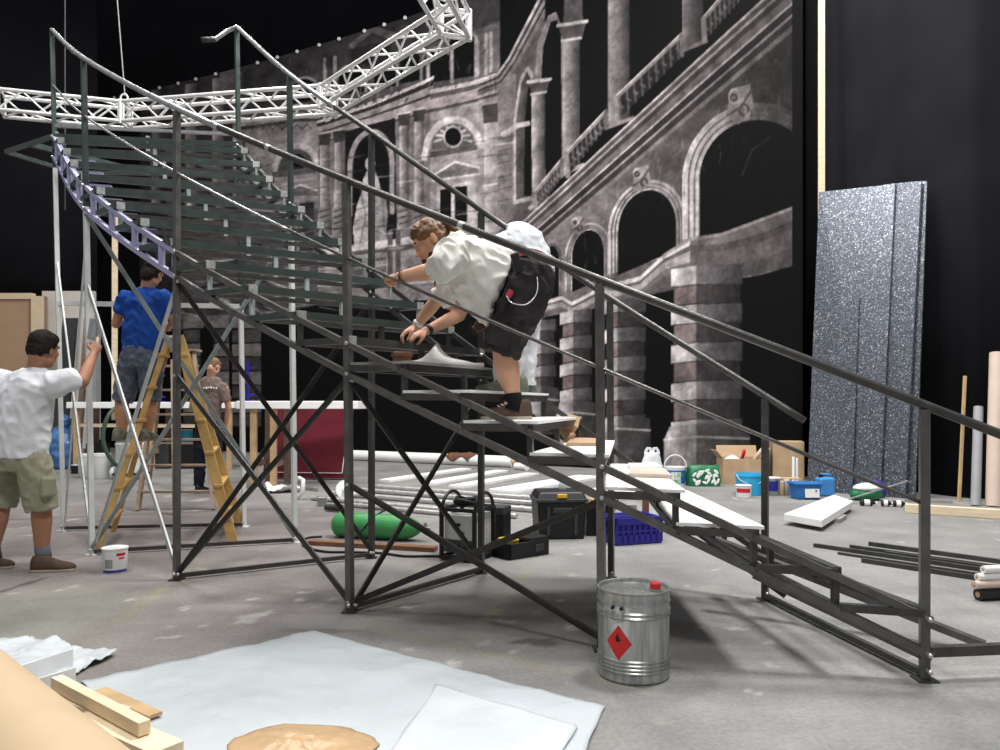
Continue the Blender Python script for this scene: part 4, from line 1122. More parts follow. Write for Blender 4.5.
# blue crate
cc_ = V((1.19, 6.88, 0)); ca_ = math.radians(20); Rc = rotz(ca_)
cr = thing('plastic_crate', 'ultramarine plastic crate full of white papers under the white treads', 'crate', cc_)
def lc(x, y, z): return cc_ + Rc @ V((x, y, z))
sx, sy, sz = .46, .34, .24
mb = MB(); mb.box(lc(0, 0, .012), (sx, sy, .024), Rc)
for yy in (-1, 1):
    mb.box(lc(0, yy * sy / 2, .05), (sx, .014, .08), Rc); mb.box(lc(0, yy * sy / 2, sz - .03), (sx + .02, .02, .06), Rc)
    for k in range(9): mb.box(lc(-sx / 2 + k * sx / 8, yy * sy / 2, sz / 2), (.018, .014, sz - .04), Rc)
    mb.box(lc(0, yy * sy / 2, sz * .5), (sx, .01, .02), Rc)
for xx in (-1, 1):
    mb.box(lc(xx * sx / 2, 0, .05), (.014, sy, .08), Rc); mb.box(lc(xx * sx / 2, 0, sz - .03), (.02, sy + .02, .06), Rc)
    for k in range(6): mb.box(lc(xx * sx / 2, -sy / 2 + k * sy / 5, sz / 2), (.014, .018, sz - .04), Rc)
    mb.box(lc(xx * sx / 2, 0, sz * .5), (.01, sy, .03), Rc)
for yy in (-1, 1): mb.box(lc(0, yy * (sy / 2 - .012), .13), (sx - .03, .006, .2), Rc)
for xx in (-1, 1): mb.box(lc(xx * (sx / 2 - .012), 0, .13), (.006, sy - .03, .2), Rc)
mb.build('crate_body', 'navy', cr)
for i in range(5):
    o = MB().box(lc(-.12 + i * .05, .0, .05 + .09 + .01 * i), (.2, .26, .012), Rc @ Matrix.Rotation(.5 - .12 * i, 3, 'Y')).build('paper_sheaf', 'white_paper', bevel=.003)
    tag(o, 'white paper sheaf standing in the ultramarine crate', 'paper', 'papers in the blue crate')
# white cartons behind and a timber stub
o = box_thing('carton', 'white carton beneath the white treads behind the ultramarine crate', 'carton', (1.33, 7.75, 0), (.55, .35, .36), .1, 'white_board', .006)
MB().box(V((1.33, 7.57, .2)), (.1, .01, .08)).build('print', 'greyplas', o)
hose([V((1.16, 7.55, .2)), V((1.2, 7.5, .34)), V((1.35, 7.5, .37)), V((1.44, 7.52, .3)), V((1.46, 7.55, .05))], .008, 'thin_cable', 'thin dark cable hanging over the white carton', n=30)
o = MB().beam(G(646, 533) + V((0, .02, 0)), G(646, 533) + V((0, .02, .36)), .06, .045, V((0, 1, 0))).build('timber_stub', 'wood_b', bevel=.003); tag(o, 'upright brown timber stub beside the ultramarine crate', 'timber')

# long white planks on the floor
def plank(a, b, w_, t_, label, m='white_board'):
    a, b = V(a), V(b); o = MB().beam(a + V((0, 0, t_ / 2)), b + V((0, 0, t_ / 2)), w_, t_).build('white_plank', m, bevel=.003); tag(o, label, 'plank', 'white planks on the floor'); return o
plank(G(385, 482), G(466, 470), .24, .04, 'white plank nearest the green cylinder, alone at the end of the row')
plank(G(428, 485), G(502, 472), .26, .04, 'second white plank in the row from the green cylinder')
plank(G(456, 488), G(532, 475), .27, .04, 'third white plank in the row, behind the welding machine')
plank(G(502, 493), G(590, 478), .46, .045, 'broad white plank behind the black toolbox')
plank(G(585, 494), G(650, 482), .3, .03, 'broad white plank partly beneath the white treads')
# metal pipes
M['pipe'] = mat('silver_scaffold_pipe', (186, 186, 184), .38, .45, .2, 16, .1, 60)
def pipe(a, b, r, label, m='galv', zz_=None):
    a, b = V(a), V(b); o = MB()
    d = (b - a).normalized()
    o.tube([a, b], r, 14); o.tube([a + d * .12, a + d * .17], r * 1.25, 14); o.tube([b - d * .17, b - d * .12], r * 1.25, 14)
    o = o.build('metal_pipe', m, smooth=40); tag(o, label, 'pipe', 'metal pipes on the floor'); return o
r = .034
def pp(px, py, off, L, z=r):
    a = G(px, py, z); d = V((.855, -.519, 0)); return a, a + d * L
for (px, py, L, z, rr, lb) in ((312, 498, 3.1, .03, .03, 'silver pipe nearest the green cylinder, with the bracket at its end'), (330, 493, 3.2, .034, .034, 'silver pipe second from the green cylinder'), (350, 489, 3.3, .034, .034, 'silver pipe third from the green cylinder'), (375, 486.5, 2.7, .034, .034, 'silver pipe farthest from the green cylinder'), (352, 505, 1.6, .028, .028, 'short silver pipe right behind the green cylinder')):
    a, b = pp(px, py, 0, L, z); pipe(a, b, rr, lb, 'pipe')
fl = thing('base_plate', 'white round base plate leaning against the galvanised pipes', 'base plate', G(346, 500))
c = G(346, 500) + V((0, 0, .135)); Rf = frame_to(V((.25, -.9, .35)))
MB().lathe([(.0005, -.008), (.13, -.008), (.135, 0), (.13, .008), (.06, .010), (.05, .02), (.035, .022), (.0005, .022)], c, 28, Rf).build('disc', 'white_plastic', fl, smooth=35)
MB().lathe([(.03, .02), (.03, .09), (.0005, .09)], c, 14, Rf).build('spigot', 'galv', fl, smooth=35)
br = thing('pipe_bracket', 'white hooked bracket lying at the end of the pipes', 'bracket', G(303, 499))
mb = MB(); mb.tube([P(299, 478, 10), P(303, 480, 9.9), P(303, 492, 9.9), P(298, 497, 9.9), P(293, 496, 10)], .03, 8); mb.build('hook', 'white_plastic', br, smooth=True)
MB().beam(P(303, 488, 9.95), P(318, 490, 9.9), .04, .05).build('arm', 'galv', br, bevel=.005)
cl = thing('pipe_clamp', 'dark metal clamp lying beside the pipe ends', 'clamp', G(325, 507))
mb = MB(); mb.box(G(322, 506) + V((0, 0, .06)), (.12, .09, .12), rotz(.3)); mb.build('clamp_body', 'galv', cl, bevel=.015)
MB().tube([G(326, 507, .05), G(342, 508, .05)], .04, 10).build('clamp_screw', 'darkgrey', cl, smooth=40)
# crumpled white film on floor
quad_sheet('crumpled_film', G(264, 489), G(298, 488), G(300, 493), G(266, 494), 'white_plastic', 'crumpled white film on the floor near the pipe bracket', 'film', 30, 20, .13, .004, seed=12, edge=.05)
# long white roll at the foot of the cloth
a, b = G(340, 460), G(513, 468); r = .115
lr = thing('paper_roll', 'long white paper roll lying at the foot of the printed cloth', 'paper roll', (a.x, a.y, 0))
MB().tube([a + V((0, r, r)), b + V((0, r, r))], r, 20).build('roll', 'white_paper', lr, smooth=40)
MB().tube([b + V((-.01, r + .006, r)), b + V((.05, r - .01, r))], .07, 16).build('core', 'kraft_lt', lr, smooth=40)
def rag():
    ax = (b - a).normalized(); nn = V((-ax.y, ax.x, 0)); c0 = G(470, 465.3) + V((0, r, r)); c0 = a + V((0, r, r)) + ax * ((c0 - a).dot(ax)) 
    vs = []; nu, nv = 26, 26
    for iv in range(nv + 1):
        for iu in range(nu + 1):
            u = iu / nu - .5; v = iv / nv
            th = math.radians(-170 + 200 * v + 25 * math.sin(u * 9))
            rr = r + .012 + .05 * abs(noise.noise(V((u * 6, v * 5, 3)))) + .03 * abs(noise.noise(V((u * 14, v * 12, 7))))
            w_ = .30 + .18 * noise.noise(V((v * 4, 1, 2)))
            p = c0 + ax * (u * w_ * 2 + .2 * (v - .5)) + nn * (rr * math.cos(th)) * 1 + V((0, 0, -rr * math.sin(th)))
            p.z = max(p.z, .012); vs.append(p)
    k = nu + 1
    o = MB().add(vs, [(y * k + x, y * k + x + 1, (y + 1) * k + x + 1, (y + 1) * k + x) for y in range(nv) for x in range(nu)]).build('rag', 'brownrag', smooth=True)
    md = o.modifiers.new('t', 'SOLIDIFY'); md.thickness = .006
    tag(o, 'brown rag thrown over the long white roll', 'rag')
rag()
a, b = G(516, 470), G(527, 471)
o = MB().tube([a + V((0, .07, .07)), b + V((0, .07, .07))], .07, 14).build('short_roll', 'white_paper', smooth=40); tag(o, 'short white roll end lying beside the long white roll', 'paper roll')

# ------------------------------------------------------------------ along the foot of the cloth
def blob_bag(c, rx, ry, h, m, seed, amp=.12, name='bag', parent=None, n=28, k=16, sq=1.0, fr=6):
    rings = []
    for i in range(k + 1):
        v = i / k; ring = []
        for j in range(n):
            a = 2 * PI * j / n
            e = (math.sin(PI * min(1, v * .93 + .07) ** .8)) ** .5 if v < 1 else .15
            q = V((math.cos(a) * 2, math.sin(a) * 2, v * 3 + seed))
            e *= 1 + amp * noise.noise(q * fr / 4) + amp * .6 * noise.noise(q * fr / 2)
            ca, sa = math.cos(a), math.sin(a)
            ring.append(V(c) + V((rx * e * ca, ry * e * sa, h * v)))
        rings.append(ring)
    return MB().loft(rings).build(name, m, parent, smooth=True)
# white carrier bag
c = GB(652, 479, .15)
cb_ = thing('carrier_bag', 'thin white carrier bag with two loop handles beside the paint bucket', 'bag', c)
M['white_film'] = mat('white_thin_film', (226, 230, 234), .35, 0, .08, 8, .4, 20, alpha=.9)
rings = []
for i in range(15):
    v = i / 14; w_ = .22 * (1 - .45 * v ** 1.4); d_ = .15 * (1 - .6 * v)
    rings.append([c + V((w_ * math.cos(a) * (1 + .08 * noise.noise(V((math.cos(a) * 3, v * 4, 1)))), d_ * math.sin(a) * (1 + .2 * noise.noise(V((math.sin(a) * 3, v * 4, 5)))), .44 * v)) for a in np.linspace(0, 2 * PI, 25)[:-1]])
MB().loft(rings).build('bag_body', 'white_film', cb_, smooth=True)
for s in (-1, 1):
    MB().sweep([c + V((s * .115, 0, .41)), c + V((s * .10, 0, .47)), c + V((s * .075, 0, .51)), c + V((s * .03, 0, .505)), c + V((s * .022, 0, .46)), c + V((s * .03, 0, .41))], .05, .03, V((0, 1, 0))).build('loop_handle', 'white_film', cb_, bevel=.008)
# paint bucket with white handle
c = GB(675, 486, .17)
pb = pot(c, .17, .30, 'paint_bucket', 'blue and green labelled paint bucket with a raised white handle', 'white_plastic', 'bucket', [('blue', .1, .8, -1.3, 1.3, 'blue_label'), ('white_paper', .12, .7, -.35, .55, 'white_label'), ('green', .12, .32, -.3, .5, 'green_label')], lid=False)
MB().tube([c + V((-.175 * math.cos(t), -.02, .27 + .2 * math.sin(t))) for t in np.linspace(0, PI, 21)], .009, 8).build('bail_handle', 'white_plastic', pb, smooth=True)
text_mesh('lettering', 'LAB', .085, Matrix.Translation(c + V((.017, -.181, .165))) @ Matrix.Rotation(PI / 2, 4, 'X'), 'green', pb)
# green and white pack
c = GB(703, 487, .2)
gb = thing('green_pack', 'green film pack with white oval prints between bucket and open carton', 'pack', c)
rr = []
for i in range(13):
    v = i / 12
    rr.append([c + V(((.235 * (1 + .05 * math.sin(5 * v))) * max(-1, min(1, 1.35 * math.cos(a))) * (1 if v < .8 else 1.05), .15 * max(-1, min(1, 1.3 * math.sin(a))) * (1 - .5 * v ** 3), .32 * v + (.02 * noise.noise(V((math.cos(a) * 4, math.sin(a) * 4, 3))) if v > .9 else 0))) for a in np.linspace(0, 2 * PI, 33)[:-1]])
MB().loft(rr).build('pack_body', 'greenbag', gb, smooth=50)
rs = random.Random(4)
for k in range(24):
    p = c + V((rs.uniform(-.19, .19), -.156, rs.uniform(.04, .27)))
    R_ = frame_to((0, -1, 0)) @ Matrix.Rotation(rs.uniform(0, 3), 3, 'Z')
    MB().ell(p, (.045, .02, .004), R_, 14, 4).build('oval_print', 'white_paper', gb)
# open carton with stuff
def carton(c, sx, sy, sz, ang, label, flaps, name='carton'):
    Rt = rotz(ang); q = lambda x, y, z: V(c) + Rt @ V((x, y, z)); t = thing(name, label, 'carton', c)
    mb = MB(); th = .012
    mb.box(q(0, 0, th / 2), (sx, sy, th), Rt)
    for s in (-1, 1):
        mb.box(q(s * sx / 2, 0, sz / 2), (th, sy, sz), Rt); mb.box(q(0, s * sy / 2, sz / 2), (sx, th, sz), Rt)
    mb.build('carton_body', 'kraft', t)
    for (edge, an, ln) in flaps:
        if edge in 'FB':
            s = -1 if edge == 'F' else 1
            a0, a1 = q(-sx / 2, s * sy / 2, sz), q(sx / 2, s * sy / 2, sz); dv = Rt @ V((0, s * math.cos(an), math.sin(an))) * ln
        else:
            s = -1 if edge == 'L' else 1
            a0, a1 = q(s * sx / 2, -sy / 2, sz), q(s * sx / 2, sy / 2, sz); dv = Rt @ V((s * math.cos(an), 0, math.sin(an))) * ln
        o = MB().add([a0, a1, a1 + dv, a0 + dv], [(0, 1, 2, 3)]).build('flap', 'kraft', t); md = o.modifiers.new('t', 'SOLIDIFY'); md.thickness = .008
    MB().box(q(.05, -sy / 2 - .007, sz * .72), (.07, .002, sz * .55), Rt).build('tape', 'kraft_lt', t)
    return t, q
c = V((3.86, 12.05, 0)) ; t, q = carton(c, .64, .45, .40, math.radians(-4), 'open brown carton with white cloth and a red-handled tool in it', [('L', .9, .16), ('R', 1.1, .2), ('B', 1.2, .2)])
rr = []
for i in range(9):
    v = i / 8; rr.append([q(-.12, 0, .16) + V(((.2 + .03 * noise.noise(V((a, v * 3, 2)))) * math.cos(a) * math.sqrt(max(0.02, 1 - v * v)), .15 * math.sin(a) * math.sqrt(max(.02, 1 - v * v)), .27 * v + .03 * noise.noise(V((math.cos(a) * 3, math.sin(a) * 3, v))))) for a in np.linspace(0, 2 * PI, 25)[:-1]])
o = MB().loft(rr).build('white_cloth', 'white_paper', smooth=True); tag(o, 'crumpled white cloth in the open carton', 'cloth')
rt = thing('hand_tool', 'red-handled tool sticking out of the open carton', 'tool', q(-.02, -.1, .3))
MB().tube([q(-.02, -.1, .2), q(0, -.1, .40)], .018, 8).build('shaft', 'galv', rt); MB().tube([q(0, -.1, .38), q(.03, -.12, .50), q(.035, -.12, .55)], [.022, .03, .02], 10).build('handle', 'red', rt, smooth=True)
o = MB().tube([q(.1, 0, .2), q(.3, -.05, .5), q(.4, -.06, .62)], .035, 10).build('grey_roll', 'beige_tube', smooth=True); tag(o, 'beige paper tube slanting out of the open carton', 'tube')
c2 = V((4.60, 12.05, 0)); carton(c2, .46, .42, .66, math.radians(-12), 'tall closed brown carton beside the glitter panels', [('F', PI - .05, .22), ('B', PI - .02, .22)])
# buckets and pots before the cartons
c = GB(749, 496, .18)
bk = pot(c, .185, .31, 'bucket', 'bright cyan bucket in front of the open carton', 'cyan', 'bucket', lid=False)
MB().tube([c + V((.19 * math.cos(t), -.05 - .12 * math.sin(t), .28 - .12 * math.sin(t))) for t in np.linspace(0, PI, 17)], .005, 6).build('bail_handle', 'white_plastic', bk, smooth=True)
MB().lathe([(.186, .255), (.195, .26), (.195, .285), (.186, .29)], c, 28, close=False).build('rim', 'cyan', bk, smooth=35)
c = GB(743.5, 497.5, .02)
pot(c, .105, .17, 'paint_pot', 'small white pot with a red band in front of the cyan bucket', band=[('red', .42, .75, -1.0, 1.0, 'red_print')])
c = GB(773, 496, .1)
pot(c, .10, .25, 'paint_tin', 'grey paint tin between the cyan bucket and the blue tub', 'galv', 'paint tin', [('navy', .25, .8, -1.1, .7, 'dark_label')])
for k, (px, hh, m, lb) in enumerate(((783, .20, 'kraft', 'brown jar beside the grey paint tin'), (788.5, .22, 'greyplas', 'grey jar between the brown jar and the blue tub'))):
    c = G(px, 496) + V((0, .06, 0)); o = thing('jar', lb, 'jar', c)
    MB().lathe([(.034, 0), (.038, .006), (.038, hh * .8), (.03, hh * .88), (.03, hh * .9)], c, 16).build('jar_body', m, o, smooth=40)
    MB().lathe([(.034, hh * .88), (.034, hh), (.003, hh)], c, 16).build('lid', 'white_plastic', o, smooth=40)
o = MB().beam(G(780, 485) + V((0, 0, .25)), G(797, 485) + V((0, 0, .25)), .18, .015).build('wood_board', 'wood_end'); tag(o, 'small wooden board lying across the two jars', 'board')
o.location.y -= 1.25; o.location.z -= .025; o.location.x -= .47
for k, px in enumerate((793.5, 797)):
    c = G(px, 487); c = V((c.x, 11.3, 0)); c.x = (px - CX) / F * 11.3
    c.z = 0
    o = thing('white_tube', ('thin' if k else 'thicker') + ' white tube standing before the tall carton', 'tube', c)
    MB().lathe([(.022 - .004 * k, 0), (.022 - .004 * k, .46 - .02 * k), (.02 - .004 * k, .47 - .02 * k)], c, 12).build('tube_body', 'white_paper', o, smooth=40)
c = GB(805, 500, .15)
tb = thing('blue_tub', 'blue plastic tub with a white label before the glitter panels', 'tub', c)
mb = MB(); r0 = [c + V((x * .15, y * .12, 0)) for x, y in ((-1, -1), (1, -1), (1, 1), (-1, 1))]; r1 = [c + V((x * .17, y * .14, .2)) for x, y in ((-1, -1), (1, -1), (1, 1), (-1, 1))]
mb.loft([r0, r1]); mb.build('tub_body', 'blue', tb, bevel=.015)
MB().box(c + V((0, 0, .205)), (.37, .31, .03)).build('lid', 'blue', tb, bevel=.01)
MB().box(c + V((.04, -.137, .09)), (.19, .006, .12), Matrix.Rotation(-.1, 3, 'X')).build('label_sheet', 'white_paper', tb)
MB().box(c + V((.09, -.145, .12)), (.02, .006, .02), Matrix.Rotation(-.1, 3, 'X')).build('label_mark', 'navy', tb)
c = GB(825, 497, .12)
jc = thing('jerrycan', 'blue jerrycan with dark cap behind the blue tub', 'jerrycan', c)
M['blue_lt'] = mat('pale_blue_plastic', (70, 140, 204), .4, 0, .1, 8)
MB().box(c + V((0, 0, .13)), (.22, .18, .26)).build('can_body', 'blue_lt', jc, bevel=.035, seg=3)
MB().tube([c + V((-.07, 0, .25)), c + V((-.05, 0, .30)), c + V((.06, 0, .30)), c + V((.08, 0, .25))], .016, 8).build('grip', 'blue_lt', jc, smooth=True)
MB().lathe([(.03, .25), (.03, .3), (.004, .302)], c + V((-.07, -.03, .0)), 12).build('cap', 'black', jc, smooth=40)
# white foam board
sl = thing('foam_board', 'thick white foam board propped off the floor before the blue tub', 'foam board', G(815, 525))
A, B, C_, D = G(784, 513.5, .12), G(822, 520, .12), G(853, 501, .12), G(834, 494.5, .12)
MB().prism([A, B, C_, D], (0, 0, -.075)).build('board', 'white_board', sl, bevel=.006)
m0 = (A + B + C_ + D) / 4
o = MB().box(V((m0.x - .02, m0.y - .22, .022)), (.24, .4, .044), rotz(-.6)).build('foam_block', 'edge_board'); tag(o, 'grey foam block lying under the thick white foam board', 'block')
# glitter panels
def glitter():
    m = bpy.data.materials.new('silver_glitter'); m.use_nodes = True; nt = m.node_tree; b = nt.nodes['Principled BSDF']
    tc = nt.nodes.new('ShaderNodeTexCoord')
    v = nt.nodes.new('ShaderNodeTexVoronoi'); v.inputs['Scale'].default_value = 75
    n = nt.nodes.new('ShaderNodeTexNoise'); n.inputs['Scale'].default_value = 40; n.inputs['Detail'].default_value = 5
    nt.links.new(tc.outputs['Object'], v.inputs['Vector']); nt.links.new(tc.outputs['Object'], n.inputs['Vector'])
    sp = nt.nodes.new('ShaderNodeSeparateColor'); nt.links.new(v.outputs['Color'], sp.inputs[0])
    mr = nt.nodes.new('ShaderNodeValToRGB')
    e = mr.color_ramp.elements
    e[0].position = 0; e[0].color = (*L3((66, 71, 80)), 1); e[1].position = 1; e[1].color = (*L3((250, 252, 255)), 1)
    x = e.new(.72); x.color = (*L3((114, 120, 130)), 1); x = e.new(.90); x.color = (*L3((150, 156, 166)), 1)
    mx = nt.nodes.new('ShaderNodeMath'); mx.operation = 'MULTIPLY_ADD'; mx.inputs[1].default_value = .75
    nt.links.new(sp.outputs[0], mx.inputs[0])
    ns = nt.nodes.new('ShaderNodeMath'); ns.operation = 'MULTIPLY'; ns.inputs[1].default_value = .42; nt.links.new(n.outputs[0], ns.inputs[0])
    nt.links.new(ns.outputs[0], mx.inputs[2]); nt.links.new(mx.outputs[0], mr.inputs[0]); nt.links.new(mr.outputs[0], b.inputs['Base Color'])
    b.inputs['Metallic'].default_value = .85; b.inputs['Roughness'].default_value = .34
    bp = nt.nodes.new('ShaderNodeBump'); bp.inputs['Strength'].default_value = .55; bp.inputs['Distance'].default_value = .02
    nt.links.new(sp.outputs[1], bp.inputs['Height']); nt.links.new(bp.outputs[0], b.inputs['Normal'])
    return m
M['glitter'] = glitter()
def panel(bl, br, tr, tl, th, label):
    bl, br, tr, tl = map(V, (bl, br, tr, tl)); n = (br - bl).cross(tl - bl).normalized()
    if n.y > 0: n = -n
    o = MB().prism([bl, br, tr, tl], -n * th).build('glitter_panel', 'glitter', bevel=.002); tag(o, label, 'panel', 'silver glitter panels'); return o
def W(px, py, Y): return P(px, py, Y)
lean = lambda px, py, k=0: P(px, py, 11.02 - (px - 808) / 107 * 1.15 + (490 - py) / 300 * 0.55 + k)
panel(lean(807, 490.5), lean(880, 497), lean(895, 184), lean(819, 192), .03, 'widest glitter panel, beside the wooden batten')
panel(lean(870, 497, .05), lean(905, 499, .05), lean(921, 181, .05), lean(884, 184.5, .05), .03, 'middle glitter panel half behind the widest one')
panel(lean(898, 499, .12), lean(915, 500.5, .12), lean(927, 181, .12), lean(908, 182, .12), .03, 'narrowest visible glitter panel at the bare black drape side')
panel(lean(828, 492.5, -.06), lean(852, 495, -.06), lean(859, 298, -.06), lean(837, 298, -.06), .02, 'short glitter strip standing in front of the widest panel')
# batten standing behind the panels
o = MB().beam(G(821.5, 405 + F * H / 11.7), P(821.5, -40, 12.1), .095, .045, V((0, 1, 0))).build('wooden_batten', 'wood', bevel=.003); tag(o, 'tall pale wooden batten rising above the glitter panels', 'batten')
# green white bag, purple pack, bottles
c = GB(866, 502, .2)
gw = thing('green_bag', 'green and white filled bag at the foot of the glitter panels', 'bag', c)
blob_bag(c, .21, .14, .20, 'greenbag', 3, .1, 'bag_body', gw)
blob_bag(c + V((.0, -.02, .12)), .17, .12, .11, 'white_film', 8, .1, 'bag_top', gw)
c = GB(877, 499, .14); o = blob_bag(c, .12, .09, .24, 'navy', 5, .15, 'purple_pack'); tag(o, 'small dark purple pack behind the green and white bag', 'pack')
o = MB().tube([G(835, 503.5, .012), P(908, 481, 9.62)], .012, 8).build('metal_rod', 'galv'); tag(o, 'thin metal rod leaning low across the glitter panels', 'rod')
for k, (a, b, lb) in enumerate((((860, 502.5), (876, 503), 'dark bottle lying closest to the green and white bag'), ((881, 503), (892, 503.5), 'short dark bottle with white bands lying in the middle'), ((893, 503.5), (906, 504), 'dark bottle lying closest to the pale floor beam'))):
    a, b = G(*a, .04), G(*b, .04); d = (b - a).normalized(); L = (b - a).length
    o = thing('dark_bottle', lb, 'bottle', (a.x, a.y, 0), 'dark bottles lying by the panels')
    MB().lathe([(.03, 0), (.038, .006), (.038, L * .7), (.02, L * .85), (.016, L)], a, 14, frame_to(d)).build('bottle_body', 'black', o, smooth=40)
    MB().lathe([(.039, L * .25), (.0395, L * .3), (.0395, L * .55), (.039, L * .6)], a, 14, frame_to(d), close=False).build('label_band', 'white_paper', o, smooth=40)
    MB().lathe([(.018, L * .96), (.018, L * 1.06), (.003, L * 1.06)], a, 10, frame_to(d)).build('cap', 'white_plastic', o, smooth=40)
# right hand side: beam, rails, tubes
a, b = G(907, 513) + V((0, .04, .04)), G(1060, 523) + V((0, .04, .04))
o = MB().beam(a + V((0, 0, .012)), b + V((0, 0, .012)), .09, .10).build('floor_beam', 'wood', bevel=.004); tag(o, 'pale timber beam lying on the floor under the standing tubes', 'beam')
o = MB().beam(G(905, 502) + V((0, .0, .10)), G(952, 503.5) + V((0, 0, .10)), .05, .04).build('grey_rail', 'greyplas'); tag(o, 'grey rail lying along the pale floor beam', 'rail')
o.location.z = -.08
def leaner(px0, py0, Y0, px1, py1, Y1, r, label, m, name, cat='tube', square=False):
    a, b = P(px0, py0, Y0), P(px1, py1, Y1); a.z = max(a.z, .0)
    o = MB()
    if square: o.beam(a, b, r * 2, r * 2, V((0, 1, 0)))
    else: o.tube([a, b], r, 20)
    o = o.build(name, m, smooth=40 if not square else False); tag(o, label, cat); return o
leaner(959, 405 + F * H / 9.72, 9.72, 965, 376, 9.95, .016, 'slim yellowish stick leaning against the black drape', 'wood_end', 'wooden_stick', 'stick', True)
leaner(975.5, 506, 9.3, 978.5, 407, 9.6, .056, 'grey film roll standing between the slim stick and the beige tube', 'greytube', 'film_roll')
leaner(994, 507, 9.25, 998, 353, 9.5, .095, 'tall beige cardboard tube standing on the pale floor beam', 'beige_tube', 'cardboard_tube')
# black steel bars on the floor
def bar(a, b, s, label, z=.02):
    a, b = G(*a, z), G(*b, z); o = MB().beam(a, b, s, s).build('steel_bar', 'steel', bevel=.002); tag(o, label, 'bar', 'steel bars on the floor'); return o
def pbar(px, py, L, s_, label):
    a = G(px, py, s_ / 2 + .002); b = a + V((.655, -.755, 0)) * L
    o = MB().beam(a, b, s_, s_).build('steel_bar', 'steel', bevel=.002); tag(o, label, 'bar', 'steel bars on the floor')
pbar(814, 545, 1.9, .032, 'dark steel bar starting nearest the staircase')
pbar(869, 543.5, 1.8, .034, 'dark steel bar closest to the pale floor beam')
pbar(838, 553, 1.5, .02, 'thin dark steel bar beside the bar nearest the staircase')
pbar(862, 560, 1.1, .034, 'dark steel bar lying closest to the camera')
pbar(885, 552.5, 1.4, .03, 'dark steel bar lying in the middle of the bundle')
pbar(850, 546, 1.8, .025, 'slim dark steel bar second from the pale floor beam')
# paper rolls at the edge
def wroll(px, py, Y, r, label, m, L=.6):
    a = P(px, py, Y); b = a + V((L, .10, 0)); d = (b - a).normalized()
    o = thing('wallpaper_roll', label, 'paper roll', (a.x, a.y, max(0, a.z - r)), 'rolls at the edge')
    MB().tube([a, b], r, 18).build('roll', m, o, smooth=40)
    MB().tube([a - d * .004, a + d * .01], r * .45, 12).build('core', 'kraft', o, smooth=40)
r = .032
y0 = G(976, 602).y
wroll(978, 594.5, y0 + .04, .04, 'black roll with white end, lowest of the stacked rolls', 'black')
wroll(974, 585, y0 + .03, .026, 'beige roll resting on the black roll', 'beige_tube')
wroll(977, 577, y0 + .05, .024, 'white roll just under the topmost roll', 'white_paper')
wroll(983, 569.5, y0 + .05, .024, 'white roll on top of the stack', 'white_paper')

# ------------------------------------------------------------------ things on the steps
zt = lambda k: zz(ZS, k / 4) + .02 + (.045 if k < 8 else .05) / 2 + .017
def onstep(px, py, k): return G(px, py, zt(k) + .001)
a, b = onstep(393, 366, 7), onstep(412, 362.5, 7)
quad = [onstep(408, 366.5, 7), onstep(476, 365, 7), onstep(484, 363, 7), onstep(425, 362.6, 7)]
def paper():
    vs = []; nx, ny = 30, 8
    base = [P(415, 370, 4.75), P(482, 363.5, 5.25)]
    for j in range(ny + 1):
        for i in range(nx + 1):
            u, v = i / nx, j / ny
            x = -.58 + .47 * u; y = 4.74 + .22 * v + .34 * u
            pk = math.exp(-((u - .34) / .13) ** 2) if u < .34 else math.exp(-(u - .34) / .16)
            z_ = zt(7) + (.003 if j == 0 else .026 + .010 * math.sin(u * 7) ** 2 + (.07 + .06 * v) * pk)
            vs.append(V((x, y, z_)))
    k = nx + 1
    o = MB().add(vs, [(j * k + i, j * k + i + 1, (j + 1) * k + i + 1, (j + 1) * k + i) for j in range(ny) for i in range(nx)]).build('curled_paper', 'white_paper', smooth=True)
    md = o.modifiers.new('t', 'SOLIDIFY'); md.thickness = .002
    tag(o, 'curled white paper sheet lying on the step by the sanding hand', 'paper')
paper()
# sanding brush in the hand zone
c = P(402, 352, 4.84); c.z = zt(7) + .002
sb = thing('scrubbing_brush', 'brown wooden block brush standing on the grey step under the gripping hand', 'brush', c)
MB().box(c + V((0, 0, .025)), (.11, .07, .05), rotz(.3)).build('bristles', 'brownrag', sb)
MB().box(c + V((0, 0, .068)), (.13, .075, .035), rotz(.3)).build('block', 'wood_b', sb, bevel=.008)
# brown paper offcut by the man's heel and kraft edges on the lower treads
def slab_on(k, pts, th, m, name, label, cat):
    q = [onstep(px, py, k) for px, py in pts]
    o = MB().prism(q, (0, 0, th)).build(name, m, bevel=.002); tag(o, label, cat); return o
slab_on(4, [(566, 446), (598, 446), (600, 441), (572, 440)], .02, 'kraft', 'cardboard_piece', 'brown cardboard lying on the white tread below the shoe', 'cardboard')
def strip():
    q = [onstep(570, 442, 4), P(566, 438, 5.2), P(572, 425, 5.2), P(574, 416, 5.25)]
    q = [V((p.x, p.y, max(p.z, zt(4) + .03 + .03 * i))) for i, p in enumerate(q)]
    o = MB().sweep(q, .09, .02, V((0, 1, 0))).build('cardboard_strip', 'kraft'); tag(o, 'brown cardboard strip standing up against the step behind the shoe', 'cardboard')
strip()
slab_on(3, [(628, 477), (672, 478.5), (664, 471.5), (632, 471)], .022, 'beige_tube', 'foam_strip', 'pale brown foam strip lying across the white tread', 'foam strip')
o = slab_on(3, [(630, 470.5), (662, 470.8), (656, 467), (628, 467)], .028, 'white_board', 'foam_offcut', 'white foam offcut at the far end of the white tread', 'foam')
